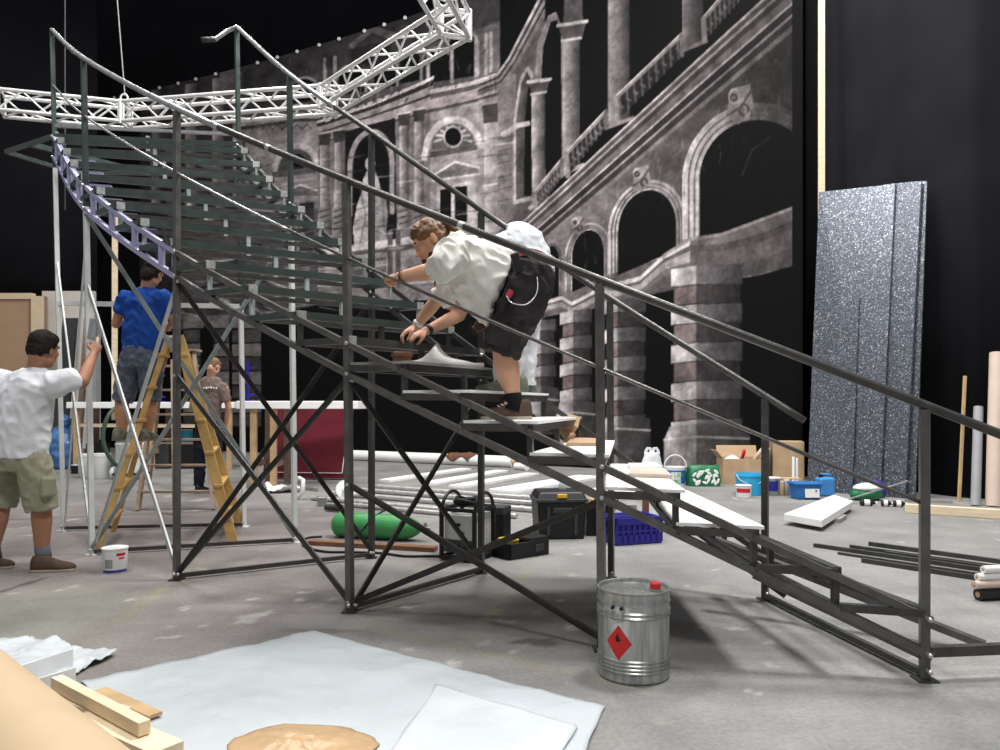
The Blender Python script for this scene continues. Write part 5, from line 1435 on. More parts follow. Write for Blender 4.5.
# ------------------------------------------------------------------ back left corner of the hall
def GB(px, py, r=0.0):
    Y = H * F / (py - HY) + r
    return V(((px - CX) / F * Y, Y, 0))
def slab(name, px0, px1, py0, py1, Y, th, m, label, cat, kind=None, dy=0, bevel=0):
    a, b = P(px0, py1, Y), P(px1, py0, Y + dy)
    mb = MB().prism([V((a.x, Y, max(0, a.z))), V((b.x, Y, max(0, a.z))), V((b.x, Y + dy, b.z)), V((a.x, Y + dy, b.z))], (0, th, 0))
    o = mb.build(name, m, bevel=bevel); return tag(o, label, cat, kind=kind)
M['door'] = mat('beige_door', (178, 146, 118), .6, 0, .05, 3)
M['trim'] = mat('cream_trim', (222, 200, 170), .55, 0, .05, 5)
M['palewall'] = mat('pale_wall', (214, 206, 198), .7, 0, .06, 3)
slab('door_1', -120, 31, 299, 460, 17.9, .08, 'door', 'beige door panel below the black drape', 'door', 'structure')
slab('trim_1', -120, 32, 293, 299, 17.85, .15, 'trim', 'cream trim over the beige door', 'trim', 'structure')
slab('trim_2', 31, 41.5, 296, 459, 17.8, .2, 'trim', 'cream upright beside the beige door', 'trim', 'structure')
slab('wall_far', 42, 94, 291, 458, 18.3, .1, 'palewall', 'pale hall wall beside the cream upright', 'wall', 'structure')
slab('trim_3', 41.5, 44.5, 296, 459, 17.9, .12, 'wood_g', 'brown grey upright beside the cream upright', 'trim', 'structure')
slab('leaning_sheet', 50, 77, 318, 456, 17.2, .06, 'darkgrey', 'dark grey panel leaning on the pale wall behind the white struts', 'panel', dy=.5)
slab('leaning_board', 74, 89, 318, 460, 16.8, .08, 'wood_g', 'weathered brown board leaning beside the dark grey panel', 'board', dy=.4)
slab('wrapped_sheet', 88, 96, 322, 440, 16.6, .2, 'greytube', 'pale grey wrapped panel standing beside the weathered brown board', 'panel')
o = MB().beam(P(114.5, 420, 15.5), P(115, 205, 15.5), .10, .06, V((0, 1, 0))).build('wooden_pole', 'wood', bevel=.004)
tag(o, 'pale wooden pole standing before the black drape behind the blue shirt', 'pole')
o.data.transform(Matrix.Translation((0, 0, 0)))
# work tables
def trestle_table(px0, px1, ytop, thk, Y, dep, label, m='white_board', legs=()):
    z = H - (ytop - HY) / F * Y; x0, x1 = (px0 - CX) / F * Y, (px1 - CX) / F * Y
    t = thing('work_table', label, 'table', ((x0 + x1) / 2, Y, 0))
    MB().box(((x0 + x1) / 2, Y + dep / 2, z - thk / 2), (x1 - x0, dep, thk)).build('table_top', m, t, bevel=.01)
    for lx in legs:
        x = (lx - CX) / F * Y
        for dy in (.08, dep - .1):
            MB().beam(V((x, Y + dy, 0)), V((x, Y + dy, z - thk)), .09, .07, V((0, 1, 0))).build('leg', 'wood_end' if dy < .3 else 'wood_g', t)
        MB().beam(V((x, Y + .05, .35)), V((x, Y + dep - .05, .35)), .05, .09).build('stretcher', 'wood_g', t)
    return t
trestle_table(236, 358, 401, .12, 11.3, .9, 'work table with thick white top before the maroon board', legs=(252, 272))
trestle_table(66, 234, 402, .12, 14.4, .9, 'work table with white top behind the wooden ladders', legs=(74, 150, 228))
o = MB().beam(P(80, 425, 14.8), P(224, 426, 14.8), .5, .06).build('shelf_board', 'wood'); tag(o, 'pale board shelf under the table behind the wooden ladders', 'shelf')
# maroon board
c0, c1 = P(262, 455, 12.6), P(347, 457, 12.3)
mbd = thing('maroon_board', 'maroon board with a thin white border line leaning under the white table', 'board', (c0.x, 12.5, 0))
z0, z1 = .03, 1.28
A, B = V((c0.x, 12.65, z0)), V((c1.x, 12.45, z0)); C_, D = V((c1.x + .04, 12.65, z1)), V((c0.x, 12.85, z1))
MB().prism([A, B, C_, D], (0, .05, 0)).build('panel', 'darkred', mbd, bevel=.004)
bi = lambda u, v: A.lerp(B, u).lerp(D.lerp(C_, u), v) + V((0, -.006, 0))
mb = MB()
for p, q in (((.04, .07), (.92, .07)), ((.92, .07), (.97, .95)), ((.97, .95), (.04, .95)), ((.04, .95), (.04, .07))): mb.beam(bi(*p), bi(*q), .012, .024, V((0, -1, .1)))
mb.build('border_line', 'white_paper', mbd)
# clutter under and on the tables
def keg(px, py, r, h, m, name, label, cat, Y=None):
    c = GB(px, py, r) if Y is None else V(((px - CX) / F * Y, Y, 0))
    o = thing(name, label, cat, c)
    MB().lathe([(r * .9, 0), (r * .95, .01), (r, h * .88), (r * 1.05, h * .89), (r * 1.05, h * .94), (r, h * .95)], c, 24).build('body', m, o, smooth=40)
    MB().lathe([(r * 1.03, h * .94), (r * 1.03, h), (r * .9, h * 1.01), (.002, h * 1.01)], c, 24).build('lid', 'white_plastic', o, smooth=40)
    return o
keg(89, 478, .17, .40, 'white_plastic', 'white_bucket', 'white bucket beside the foot of the tall white post', 'bucket')
keg(101, 479, .15, .42, 'white_plastic', 'white_bucket', 'white bucket between the other white bucket and the green hose', 'bucket')
c = GB(62, 470, .3)
bb = thing('blue_sack', 'shiny blue plastic sack tied at the top behind the white struts', 'sack', c)
blob_bag(c, .36, .3, .86, 'bluebag', 11, .22, 'sack_body', bb, 36, 22)
blob_bag(c + V((.05, 0, .82)), .12, .12, .24, 'bluebag', 14, .3, 'tied_neck', bb)
keg(77, 474, .1, .16, 'black', 'black_pot', 'small black pot beside the blue sack', 'pot')
# vacuum cleaner
c = GB(132, 480, .22)
vc = thing('vacuum_cleaner', 'white canister vacuum cleaner with green hose behind the yellow ladder', 'vacuum cleaner', c)
MB().lathe([(.2, .1), (.24, .12), (.25, .2), (.25, .55), (.26, .57), (.26, .6), (.24, .62)], c, 28).build('canister', 'white_plastic', vc, smooth=40)
MB().lathe([(.24, .62), (.25, .66), (.22, .78), (.14, .88), (.02, .9)], c, 28).build('motor_head', 'greyplas', vc, smooth=40)
MB().box(c + V((0, 0, .09)), (.5, .42, .04)).build('chassis', 'black', vc, bevel=.02)
for sx in (-1, 1): MB().lathe([(.02, -.03), (.1, -.03), (.11, 0), (.1, .03), (.02, .03)], c + V((sx * .25, -.1, .11)), 18, frame_to((1, 0, 0))).build('wheel', 'white_plastic' if sx < 0 else 'black', vc, smooth=40)
hp = [P(126, 470, 12.1), P(113, 462, 11.9), P(104, 445, 11.8), P(104, 428, 11.8), P(111, 412, 11.9), P(124, 406, 12.2), P(133, 422, 12.4)]
MB().tube([crom(hp, i * (len(hp) - 1) / 50) for i in range(51)], .032, 10).build('hose', 'hose', vc, smooth=True)
for px, w_, hh, m, lb in ((98, .3, .5, 'black', 'black box under the table beside the vacuum cleaner'), (160, .4, .45, 'darkgrey', 'charcoal box under the table behind the weathered ladder'), (189, .36, .5, 'black', 'black box under the table beside the legs in black trousers')):
    c = V(((px - CX) / F * 14.9, 14.9, 0)); box_thing('storage_box', lb, 'box', c, (w_ * 1.1, .35, hh), .1, m, .02)
o = keg(187, 0, .11, .26, 'cyan', 'cyan_pail', 'cyan pail standing on a black box, glimpsed through the weathered ladder', 'pail', 14.95)
for ob in [o]: ob.location.z = .502
for px, lb in ((160, 'blue clamp standing on the table behind the yellow ladder'), (248, 'blue clamp standing on the table near the maroon board')):
    Y = 11.65 if px > 200 else 14.8
    z_ = (H - (401 - HY) / F * 11.3) if px > 200 else (H - (402 - HY) / F * 14.4)
    b0 = V(((px - CX) / F * Y, Y, z_ + .001))
    t = thing('bar_clamp', lb, 'clamp', b0)
    MB().beam(b0, b0 + V((0, 0, .62)), .035, .02, V((0, 1, 0))).build('bar', 'navy', t)
    for z in (.1, .52): MB().beam(b0 + V((-.1, 0, z)), b0 + V((.1, 0, z)), .03, .03).build('jaw', 'navy', t)
    MB().box(b0 + V((0, 0, .01)), (.16, .1, .02)).build('foot', 'navy', t)
# ladders
def ladder_section(root, a0, a1, b0, b1, rail_w, rail_t, m, n, rung_m=None, z_first=.28):
    """two rails a0>a1, b0>b1 with n flat rungs"""
    d = (V(b0) - V(a0)).normalized()
    for p, q in ((a0, a1), (b0, b1)):
        MB().beam(p, q, rail_t, rail_w, (V(q) - V(p)).normalized().cross(d)).build('rail', m, root, bevel=.004)
    for k in range(n):
        s = (k + .7) / (n + .3)
        p, q = V(a0).lerp(V(a1), s), V(b0).lerp(V(b1), s)
        MB().beam(p - d * .03, q + d * .03, .075, .028).build('rung', rung_m or m, root, bevel=.003)
yl = thing('step_ladder', 'yellow-brown wooden double ladder carrying the person in blue', 'ladder', (-3.1, 7.1, 0))
a0, b0 = G(98, 548), G(113, 532)
c0_, d0_ = G(233, 542), G(241, 527)
at, bt = P(169, 336, 6.95), P(171, 338, 7.5)
ct, dt = at + V((.09, 0, 0)), bt + V((.09, 0, 0))
ladder_section(yl, a0, at, b0, bt, .05, .035, 'wood_y', 6, 'wood_y')
ladder_section(yl, c0_, ct, d0_, dt, .085, .035, 'wood_y', 6, 'wood_y')
for q in (at, bt): MB().lathe([(.035, -.02), (.035, .1)], q + V((.0, -.02, -.03)), 12, frame_to((1, 0, 0))).build('hinge', 'galv', yl, smooth=40)
gl = thing('stepladder', 'weathered grey-brown wooden stepladder behind the yellow one', 'ladder', (-3.7, 8.9, 0))
a0, b0 = G(138, 511), G(214, 510); at, bt = P(158, 352, 9.6), P(194, 352, 9.6)
ladder_section(gl, a0, at, b0, bt, .09, .035, 'wood_g', 6, 'wood_g')
c0_, d0_ = G(150, 482), G(204, 482)
for p, q in ((c0_, at + V((.06, .06, 0))), (d0_, bt + V((-.06, .06, 0)))): MB().beam(p, q, .03, .07).build('rail', 'wood_g', gl)
MB().beam(c0_.lerp(at, .35), d0_.lerp(bt, .35), .05, .03).build('brace', 'wood_g', gl)
MB().box((at + bt) / 2 + V((0, .03, .02)), ((bt - at).length + .1, .22, .03)).build('top_step', 'wood_g', gl, bevel=.004)
MB().beam(G(175, 515), P(173, 360, 9.35), .04, .05, V((0, 1, 0))).build('prop', 'wood_g', gl)

# ------------------------------------------------------------------ people
for n_, c_, r_ in (('skin', (206, 158, 130), .55), ('skin2', (196, 146, 116), .55), ('skin3', (164, 118, 92), .55)):
    M[n_] = mat(n_, c_, r_, 0, .06, 14, .05, 60, .35)
M['white_shirt'] = mat('white_tshirt', (222, 220, 214), .85, 0, .05, 5, .45, 16, .15, sheen=.2)
M['white_shirt2'] = mat('white_tshirt_cool', (222, 224, 230), .85, 0, .04, 5, .45, 16, .15, sheen=.2)
M['white_jeans'] = mat('white_painter_trousers', (240, 240, 240), .8, 0, .1, 7, .12, 60, .15, rgb2=(216, 224, 236))
M['blue_shirt'] = mat('blue_tshirt', (36, 76, 158), .85, 0, .12, 6, .4, 18, .15)
M['brown_shirt'] = mat('brown_grey_tshirt', (124, 108, 100), .85, 0, .08, 6, .12, 60, .15)
M['khaki'] = mat('khaki_shorts', (148, 147, 126), .85, 0, .12, 8, .12, 60, .15)
M['black_shorts'] = mat('black_work_shorts', (44, 42, 42), .75, 0, .4, 11, .5, 24, .25)
M['denim'] = mat('grey_denim', (98, 106, 120), .85, 0, .3, 22, .15, 60, .15)
M['black_trousers'] = mat('black_trousers', (30, 32, 42), .8, 0, .2, 9, .12, 60, .15)
M['hair_brown'] = mat('brown_hair', (96, 64, 42), .5, 0, .4, 16, .3, 90, .4, rgb2=(142, 102, 66))
M['hair_dark'] = mat('dark_hair', (36, 30, 26), .75, 0, .3, 30, .4, 90, .15)
M['hair_fair'] = mat('short_fair_hair', (126, 96, 70), .6, 0, .3, 30, .3, 90, .3)
M['beard'] = mat('brown_beard', (92, 56, 40), .8, 0, .3, 40, .5, 120, .2)
M['shoe_brown'] = mat('brown_suede', (84, 68, 58), .8, 0, .15, 16, .1, 80, .2)
M['shoe_grey'] = mat('green_grey_shoe', (118, 122, 110), .75, 0, .35, 18, .1, 80, .2)
M['sole'] = mat('pale_sole', (170, 158, 140), .7, 0, .08, 10)
M['sock_grey'] = mat('grey_sock', (104, 106, 116), .9, 0, .1, 30, .2, 90, .1)
M['sock_black'] = mat('black_sock', (28, 27, 29), .9, 0, .15, 30, .2, 90, .1)
M['belt_red'] = mat('red_belt', (176, 54, 66), .7, 0, .3, 30)
M['glove'] = mat('dark_brown_glove', (74, 48, 44), .8, 0, .2, 20)
M['eye_white'] = mat('eye_white', (196, 184, 174), .3, 0, .02, 5)
M['lips'] = mat('lip_skin', (176, 108, 98), .5, 0, .05, 10)

def fuse(mb, voxel, it, name, m, parent, amp=0.0, fr=9.0, ridge=0.0):
    me = bpy.data.meshes.new('tmp'); me.from_pydata([tuple(p) for p in mb.v], [], mb.f)
    bm = bmesh.new(); bm.from_mesh(me); bmesh.ops.recalc_face_normals(bm, faces=bm.faces); bm.to_mesh(me); bm.free()
    t = bpy.data.objects.new('tmp', me); COL.objects.link(t)
    r = t.modifiers.new('r', 'REMESH'); r.mode = 'VOXEL'; r.voxel_size = voxel; r.use_smooth_shade = True
    s = t.modifiers.new('s', 'SMOOTH'); s.factor = .5; s.iterations = it
    dg = bpy.context.evaluated_depsgraph_get(); dg.update()
    out = bpy.data.meshes.new_from_object(t.evaluated_get(dg)); out.name = name
    bpy.data.objects.remove(t); bpy.data.meshes.remove(me)
    if amp or ridge:
        ns = [v.normal.copy() for v in out.vertices]
        for v, n in zip(out.vertices, ns):
            p = v.co
            k = amp * noise.noise(p * fr) + amp * .5 * noise.noise(p * fr * 2.3)
            if ridge:
                q = V((p.x * 1.0 + p.z * .6, p.y * .8, p.z * .7 - p.x * .4)) * fr * 1.3
                k += ridge * ((1 - abs(noise.noise(q)) * 2.2) - .5)
            v.co = p + n * k
    out.transform(Matrix.Translation(-wl(parent)))
    out.materials.clear(); out.materials.append(M[m])
    out.polygons.foreach_set('use_smooth', [True] * len(out.polygons))
    o = bpy.data.objects.new(name, out); COL.objects.link(o); o.parent = parent
    return o

def limb(mb, pts, rs, n=14):
    for p, r in zip(pts, rs): mb.ell(p, (r, r, r), None, n, 10)
    for i in range(len(pts) - 1): mb.tube([pts[i], pts[i + 1]], [rs[i], rs[i + 1]], n)

def sleeve(mb, pts, rs, n=18):
    """limb with a clean cut end"""
    for p, r in list(zip(pts, rs))[:-1]: mb.ell(p, (r, r, r), None, n, 10)
    for i in range(len(pts) - 1): mb.tube([pts[i], pts[i + 1]], [rs[i], rs[i + 1]], n)

def torso(mb, secs, n=22):
    rings = []
    for c, u, v in secs:
        rings.append([V(c) + V(u) * math.cos(a) + V(v) * math.sin(a) for a in np.linspace(0, 2 * PI, n + 1)[:-1]])
    mb.loft(rings)
    for c, u, v in (secs[0], secs[-1]):
        pass

def basis(fwd, up):
    f = V(fwd).normalized(); u = V(up); u = (u - f * u.dot(f)).normalized(); r = f.cross(u)
    return Matrix((r, f, u)).transposed(), r, f, u

def head(mb, c, fwd, up, s=1.0):
    B, r, f, u = basis(fwd, up); q = lambda x, y, z: V(c) + B @ (V((x, y, z)) * s)
    e = lambda p, rr, rot=None: mb.ell(q(*p), tuple(k * s for k in rr), B @ (rot if rot is not None else Matrix.Identity(3)), 18, 12)
    e((0, -.012, .032), (.076, .096, .092)); e((0, .03, -.035), (.062, .066, .085)); e((0, .058, -.098), (.032, .034, .026))
    e((0, .075, .03), (.056, .022, .018)); e((0, .09, -.012), (.011, .016, .030), Matrix.Rotation(.35, 3, 'X')); e((0, .104, -.03), (.015, .015, .013))
    for sx in (-1, 1):
        e((sx * .036, .066, -.022), (.024, .024, .026)); e((sx * .076, -.008, -.006), (.010, .021, .034), Matrix.Rotation(sx * .3, 3, 'Z'))
        e((sx * .046, .02, -.075), (.022, .045, .026)); e((sx * .011, .100, -.034), (.008, .009, .008))
    e((0, .085, -.062), (.024, .014, .009)); e((0, .083, -.075), (.021, .014, .009)); e((0, -.06, -.045), (.052, .045, .06))
    return q, B
def face_bits(root, q, B, s=1.0):
    for sx in (-1, 1):
        o = MB().ell(q(sx * .031, .076, .006), (.0085 * s,) * 3, None, 14, 10).build('eye', 'eye_white', root, smooth=True)
        MB().ell(q(sx * .031, .0838, .006), (.005 * s, .003 * s, .005 * s), B, 12, 8).build('iris', 'ink', o, smooth=True)
        MB().ell(q(sx * .031, .088, .027), (.019 * s, .006 * s, .004 * s), B, 12, 6).build('eyebrow', 'hair_dark', root, smooth=True)
    MB().ell(q(0, .097, -.068), (.021 * s, .006 * s, .007 * s), B, 14, 8).build('lips', 'lips', root, smooth=True)

def hand(mb, wrist, d, pn, side, curl=(20, 30, 25), s=1.0, thumb=(.5, .5), spread=.0):
    """d towards the fingers, pn palm normal (fingers bend towards it), side = thumb side"""
    d = V(d).normalized(); pn = V(pn); pn = (pn - d * pn.dot(d)).normalized(); w_ = d.cross(pn)
    if w_.dot(V(side)) < 0: w_ = -w_
    wr = V(wrist)
    rings = []
    for t, hw, ht in ((-.01, .027, .02), (.02, .033, .021), (.05, .041, .018), (.082, .042, .014), (.094, .040, .011)):
        rings.append([wr + (d * t + w_ * hw * math.cos(a) + pn * ht * math.sin(a)) * s for a in np.linspace(0, 2 * PI, 17)[:-1]])
    mb.loft(rings)
    for k, (off, L, r) in enumerate(((.030, .072, .0088), (.010, .080, .0092), (-.011, .074, .0088), (-.030, .058, .0078))):
        p = wr + (d * .088 + w_ * off) * s; a = 0; dd = (d + w_ * spread * off * 20).normalized()
        pts = [p - dd * .02 * s, p]
        for j, (fr_, cg) in enumerate(zip((.45, .31, .24), curl)):
            a += math.radians(cg * (1 + .1 * k))
            p = p + (dd * math.cos(a) + pn * math.sin(a)) * L * fr_ * s; pts.append(p)
        limb(mb, pts, [r * 1.1 * s, r * 1.05 * s, r * s, r * .93 * s, r * .82 * s], 10)
    t0 = wr + (d * .025 + w_ * .028) * s
    t1 = t0 + (d * .028 + w_ * .026 + pn * .012) * s
    t2 = t1 + (d * .030 + w_ * .010 * (1 - thumb[0]) + pn * .022 * thumb[0]) * s
    t3 = t2 + (d * .024 - w_ * .010 * thumb[1] + pn * .018 * thumb[1]) * s
    limb(mb, [t0, t1, t2, t3], [.015 * s, .013 * s, .0105 * s, .0088 * s], 10)

def shoe(root, heel, d, L, m, sole_m='sole', lift=0.0, laces='white_paper', wid=.052, high=.098):
    """heel: point on the ground under the back of the heel"""
    d = V((d[0], d[1], 0)).normalized(); x = V((d.y, -d.x, 0)); h0 = V(heel)
    prof = [(0, .016, .045), (.015, .028, .075), (.06, .038, high * 1.05), (.16, .044, high), (.30, .044, high), (.40, .045, high * .95), (.5, .046, high * .76), (.66, wid, .055), (.8, wid * .98, .046), (.92, wid * .8, .036), (1.0, wid * .35, .02)]
    sm = MB(); out = []
    for t, w_, hh in prof:
        ring = []
        for a in np.linspace(0, 2 * PI, 21)[:-1]:
            ca, sa = math.cos(a), math.sin(a)
            zz_ = .02 + (hh if sa > 0 else .006) * (abs(sa) ** .9) * (1 if sa > 0 else -1)
            ring.append(h0 + d * (t * L) + x * (w_ * abs(ca) ** .8 * (1 if ca > 0 else -1)) + V((0, 0, zz_ + lift)))
        out.append(ring)
    sm.loft(out)
    up_ = sm.build('shoe', m, root, smooth=60)
    so = MB(); pts = []
    for s in (1, -1):
        rng = prof if s == 1 else prof[::-1]
        for t, w_, hh in rng: pts.append(h0 + d * (t * L) + x * s * (w_ + .004) + V((0, 0, lift + .001)))
    so.prism(pts, (0, 0, .017)); so.build('sole', sole_m, up_, bevel=.004)
    if laces:
        for k in range(4):
            t = .42 + .07 * k; hh = .02 + np.interp(t, [p[0] for p in prof], [p[2] for p in prof]); w_ = .022
            p0 = h0 + d * (t * L)
            MB().tube([p0 - x * w_ + V((0, 0, hh - .006 + lift)), p0 + d * .012 + V((0, 0, hh + .003 + lift)), p0 + x * w_ + V((0, 0, hh - .006 + lift))], .0035, 6).build('lace', laces, up_, smooth=True)
    return up_

# --- person with ponytail, bending over the steps
pr = thing('person', 'person with brown ponytail in white T-shirt and black shorts bending over the steps', 'person', (P(515, 420, 4.46).x, 4.46, zt(5)))
zs5 = zt(5)
b = MB()
neck = P(449, 250, 4.50)
q4, B4 = head(b, P(431, 242, 4.46), (-.84, -.18, -.50), (-.5, .0, .86), 1.06)
limb(b, [q4(0, -.035, -.06), neck, P(470, 258, 4.52)], [.056, .066, .11])
limb(b, [P(470, 263, 4.52), P(500, 268, 4.53), P(528, 277, 4.53)], [.10, .08, .085])
shN, elN, wrN = P(452, 254, 4.37), P(438, 270, 4.25), P(400, 277, 4.37)
limb(b, [shN, shN.lerp(elN, .55), elN, elN.lerp(wrN, .3), wrN], [.064, .058, .048, .050, .032])
hd = P(387, 277, 4.44) - wrN
hand(b, wrN, hd, V((-.2, .5, -.8)), V((0.3, .6, .6)), (48, 62, 40), 1.0, (.8, .9))
shF, elF, wrF = P(456, 268, 4.70), P(436, 301, 4.88), P(416, 326.5, 4.90)
limb(b, [shF, elF, elF.lerp(wrF, .3), wrF], [.058, .045, .044, .029])
hand(b, wrF, P(400, 335, 4.86) - wrF, V((-.35, -.1, -.8)), V((-.2, -.9, .1)), (22, 38, 28), 1.0, (.8, .8))
kn, an = P(503, 346, 4.41), P(514, 399, 4.43)
limb(b, [P(527, 282, 4.42), P(516, 314, 4.42), kn, P(505.5, 364, 4.43), P(510, 382, 4.43), an, V((an.x - .03, an.y, zs5 + .06))], [.10, .09, .066, .072, .058, .041, .04])
knF, anF = P(506, 346, 4.68), P(513, 396, 4.70)
limb(b, [P(530, 280, 4.66), knF, P(510, 372, 4.70), anF, V((anF.x - .03, anF.y, zs5 + .06))], [.10, .064, .064, .041, .04])
fuse(b, .0062, 3, 'body', 'skin', pr)
face_bits(pr, q4, B4, 1.06)
h = MB()
E = lambda p, rr: h.ell(q4(*p), tuple(k * 1.06 for k in rr), B4, 18, 12)
E((0, -.020, .050), (.083, .100, .086)); E((0, -.065, .005), (.070, .058, .080)); E((0, .03, .075), (.070, .055, .050))
for sx in (-1, 1): E((sx * .055, .0, .045), (.032, .07, .045)); E((sx * .062, -.04, -.01), (.026, .04, .05))
fuse(h, .0075, 2, 'hair', 'hair_brown', pr, .006, 26, .006)
h = MB(); tie = P(441.5, 227, 4.47)
pt = [P(436, 229, 4.46), tie, P(447.5, 223.5, 4.46), P(454, 224.5, 4.44), P(457, 230.5, 4.42), P(454.5, 237, 4.42)]
limb(h, pt, [.045, .022, .032, .036, .030, .014])
fuse(h, .007, 2, 'ponytail', 'hair_brown', pr, .006, 30, .006)
MB().lathe([(.024, -.008), (.027, 0), (.024, .008)], tie, 14, frame_to(pt[2] - pt[0])).build('hair_tie', 'ink', pr, smooth=True)
h = MB(); E((0, .066, -.112), (.040, .042, .040)); E((0, .092, -.082), (.028, .014, .016))
for sx in (-1, 1): E((sx * .05, .025, -.085), (.020, .045, .032))
fuse(h, .006, 2, 'beard', 'beard', pr, .004, 40)
# shirt
s = MB(); DY = V((0, 1, 0))
def sec(p, q, Y, dep):      # section seen edge-on between two picture points at depth Y
    a, b_ = P(*p, Y), P(*q, Y); return ((a + b_) / 2, (a - b_) / 2, DY * dep)
torso(s, [sec((452, 240), (444, 258), 4.51, .07), sec((460, 236), (444, 274), 4.52, .17), sec((470, 236), (450, 290), 4.53, .215), sec((482, 239), (460, 302), 4.53, .225), sec((497, 244), (472, 314), 4.53, .22), sec((512, 250), (482, 324), 4.52, .215), sec((517, 254), (486, 327), 4.52, .205)])
sleeve(s, [P(457, 250, 4.38), P(448, 261, 4.26), P(437.5, 270.5, 4.185)], [.105, .094, .084])
sleeve(s, [P(458, 266, 4.68), P(449, 288, 4.80), P(443, 300, 4.86)], [.10, .092, .085])
fuse(s, .008, 3, 'tshirt', 'white_shirt', pr, .010, 9, .020)
# shorts
s = MB()
torso(s, [sec((513, 255), (513, 285), 4.53, .185), sec((524, 254), (509, 292), 4.53, .20), sec((543, 262), (508, 302), 4.53, .21), sec((548, 278), (506, 306), 4.53, .21), sec((544, 296), (508, 312), 4.53, .20)])
sleeve(s, [P(529, 280, 4.42), P(519, 312, 4.42), P(507, 334, 4.41)], [.150, .142, .118])
sleeve(s, [P(507, 334, 4.41), P(500, 354, 4.41)], [.118, .116])
sleeve(s, [P(531, 280, 4.65), P(518, 312, 4.66), P(502, 352, 4.68)], [.145, .135, .11])
fuse(s, .008, 3, 'shorts', 'black_shorts', pr, .010, 10, .018)
MB().box(P(492, 333, 4.41) + V((.05, -.115, -.02)), (.13, .04, .14), Matrix.Rotation(.35, 3, 'Y')).build('cargo_pocket', 'black_shorts', pr, bevel=.015)
bl = []
for a in np.linspace(-2.4, .9, 24):
    c_, u_, v_ = sec((519, 254), (511, 288), 4.53, .205); u_ = V((.16, 0, .05))
    bl.append(P(531, 260, 4.53) + V((.10 * math.cos(a), .222 * math.sin(a), -.02 * math.cos(a))))
MB().sweep(bl, .012, .045).build('belt', 'belt_red', pr)
ch = [crom([P(537, 271, 4.30), P(537, 292, 4.26), P(527, 304, 4.24), P(512, 303, 4.25), P(506, 295, 4.27)], i * 4 / 30) for i in range(31)]
MB().tube(ch, .0038, 6).build('wallet_chain', 'chrome', pr, smooth=True)
MB().box(P(509.5, 294, 4.275), (.035, .02, .05), Matrix.Rotation(.6, 3, 'Y')).build('red_cloth_tag', 'belt_red', pr, bevel=.006)
MB().box(P(517, 263, 4.29), (.05, .03, .12), Matrix.Rotation(-.3, 3, 'Y')).build('belt_pouch', 'black', pr, bevel=.01)
MB().tube([an + V((-.006, 0, .035)), an + V((0, 0, -.03)), V((an.x - .012, an.y, zs5 + .055))], [.050, .050, .062], 18).build('sock', 'sock_black', pr, smooth=True)
MB().tube([anF, V((anF.x, anF.y, zs5 + .075))], [.049, .050], 18).build('sock', 'sock_black', pr, smooth=True)
shoe(pr, V((P(532, 418, 4.44).x, 4.44, zs5)), (-1, -.10), .305, 'shoe_brown')
shoe(pr, V((P(530, 418, 4.71).x, 4.71, zs5)), (-1, -.05), .305, 'shoe_brown')
for k, t in enumerate((.88, .94)):
    p = elN.lerp(wrN, t); dd = (wrN - elN).normalized(); MB().lathe([(.034, -.006), (.038, 0), (.034, .006)], p, 16, frame_to(dd)).build('bracelet', ('wood_b', 'ink')[k], pr, smooth=True)
dd = (wrF - elF).normalized(); MB().lathe([(.033, -.012), (.036, -.01), (.036, .01), (.033, .012)], elF.lerp(wrF, .9), 16, frame_to(dd)).build('wristband', 'white_paper', pr, smooth=True)

# --- person in white trousers bending beside the ponytail
zs6 = zt(6)
p5 = thing('person', 'person in white paint-stained trousers bent over behind the one with ponytail', 'person', (P(510, 392, 5.2).x, 5.2, zs6))
b = MB()
q5, B5 = head(b, P(449, 290, 5.20), (-.8, -.2, -.55), (-.55, 0, .83), 1.0)
limb(b, [q5(0, -.035, -.06), P(462, 280, 5.22), P(478, 268, 5.22)], [.056, .066, .11])
limb(b, [P(478, 266, 5.22), P(505, 252, 5.24), P(528, 252, 5.25)], [.10, .10, .10])
el, wr = P(459, 315, 5.20), P(426, 331, 5.03)
limb(b, [P(470, 282, 5.05), el, el.lerp(wr, .3), wr], [.058, .048, .047, .031])
hand(b, wr, P(409, 338, 4.98) - wr, V((-.35, .1, -.8)), V((-.3, -.9, 0)), (22, 38, 28), 1.0, (.8, .8))
el2, wr2 = P(492, 305, 5.42), P(486, 318, 5.40)
limb(b, [P(474, 280, 5.42), el2, wr2], [.056, .045, .032])
limb(b, [P(528, 262, 5.14), P(512, 320, 5.10), P(514, 380, 5.12)], [.09, .06, .045])
limb(b, [P(532, 262, 5.36), P(524, 320, 5.34), P(527, 380, 5.36)], [.09, .06, .045])
fuse(b, .008, 3, 'body', 'skin', p5)
face_bits(p5, q5, B5)
h = MB(); h.ell(q5(0, -.02, .045), (.083, .1, .088), B5); h.ell(q5(0, -.06, .0), (.07, .05, .07), B5); fuse(h, .009, 2, 'hair', 'hair_dark', p5, .005, 26)
s = MB(); torso(s, [sec((466, 268), (460, 288), 5.22, .1), sec((478, 252), (468, 296), 5.22, .2), sec((496, 236), (486, 296), 5.24, .21), sec((514, 226), (508, 284), 5.25, .2), sec((520, 225), (516, 280), 5.25, .19)])
sleeve(s, [P(472, 280, 5.06), P(466, 296, 5.12)], [.1, .085]); sleeve(s, [P(476, 280, 5.42), P(486, 296, 5.42)], [.1, .08])
fuse(s, .011, 4, 'tshirt', 'white_shirt2', p5, .009, 8, .012)
s = MB(); torso(s, [sec((508, 224), (506, 280), 5.25, .19), sec((522, 223), (512, 286), 5.25, .2), sec((542, 232), (514, 292), 5.25, .2), sec((549, 252), (516, 298), 5.25, .2), sec((547, 275), (518, 302), 5.25, .19)])
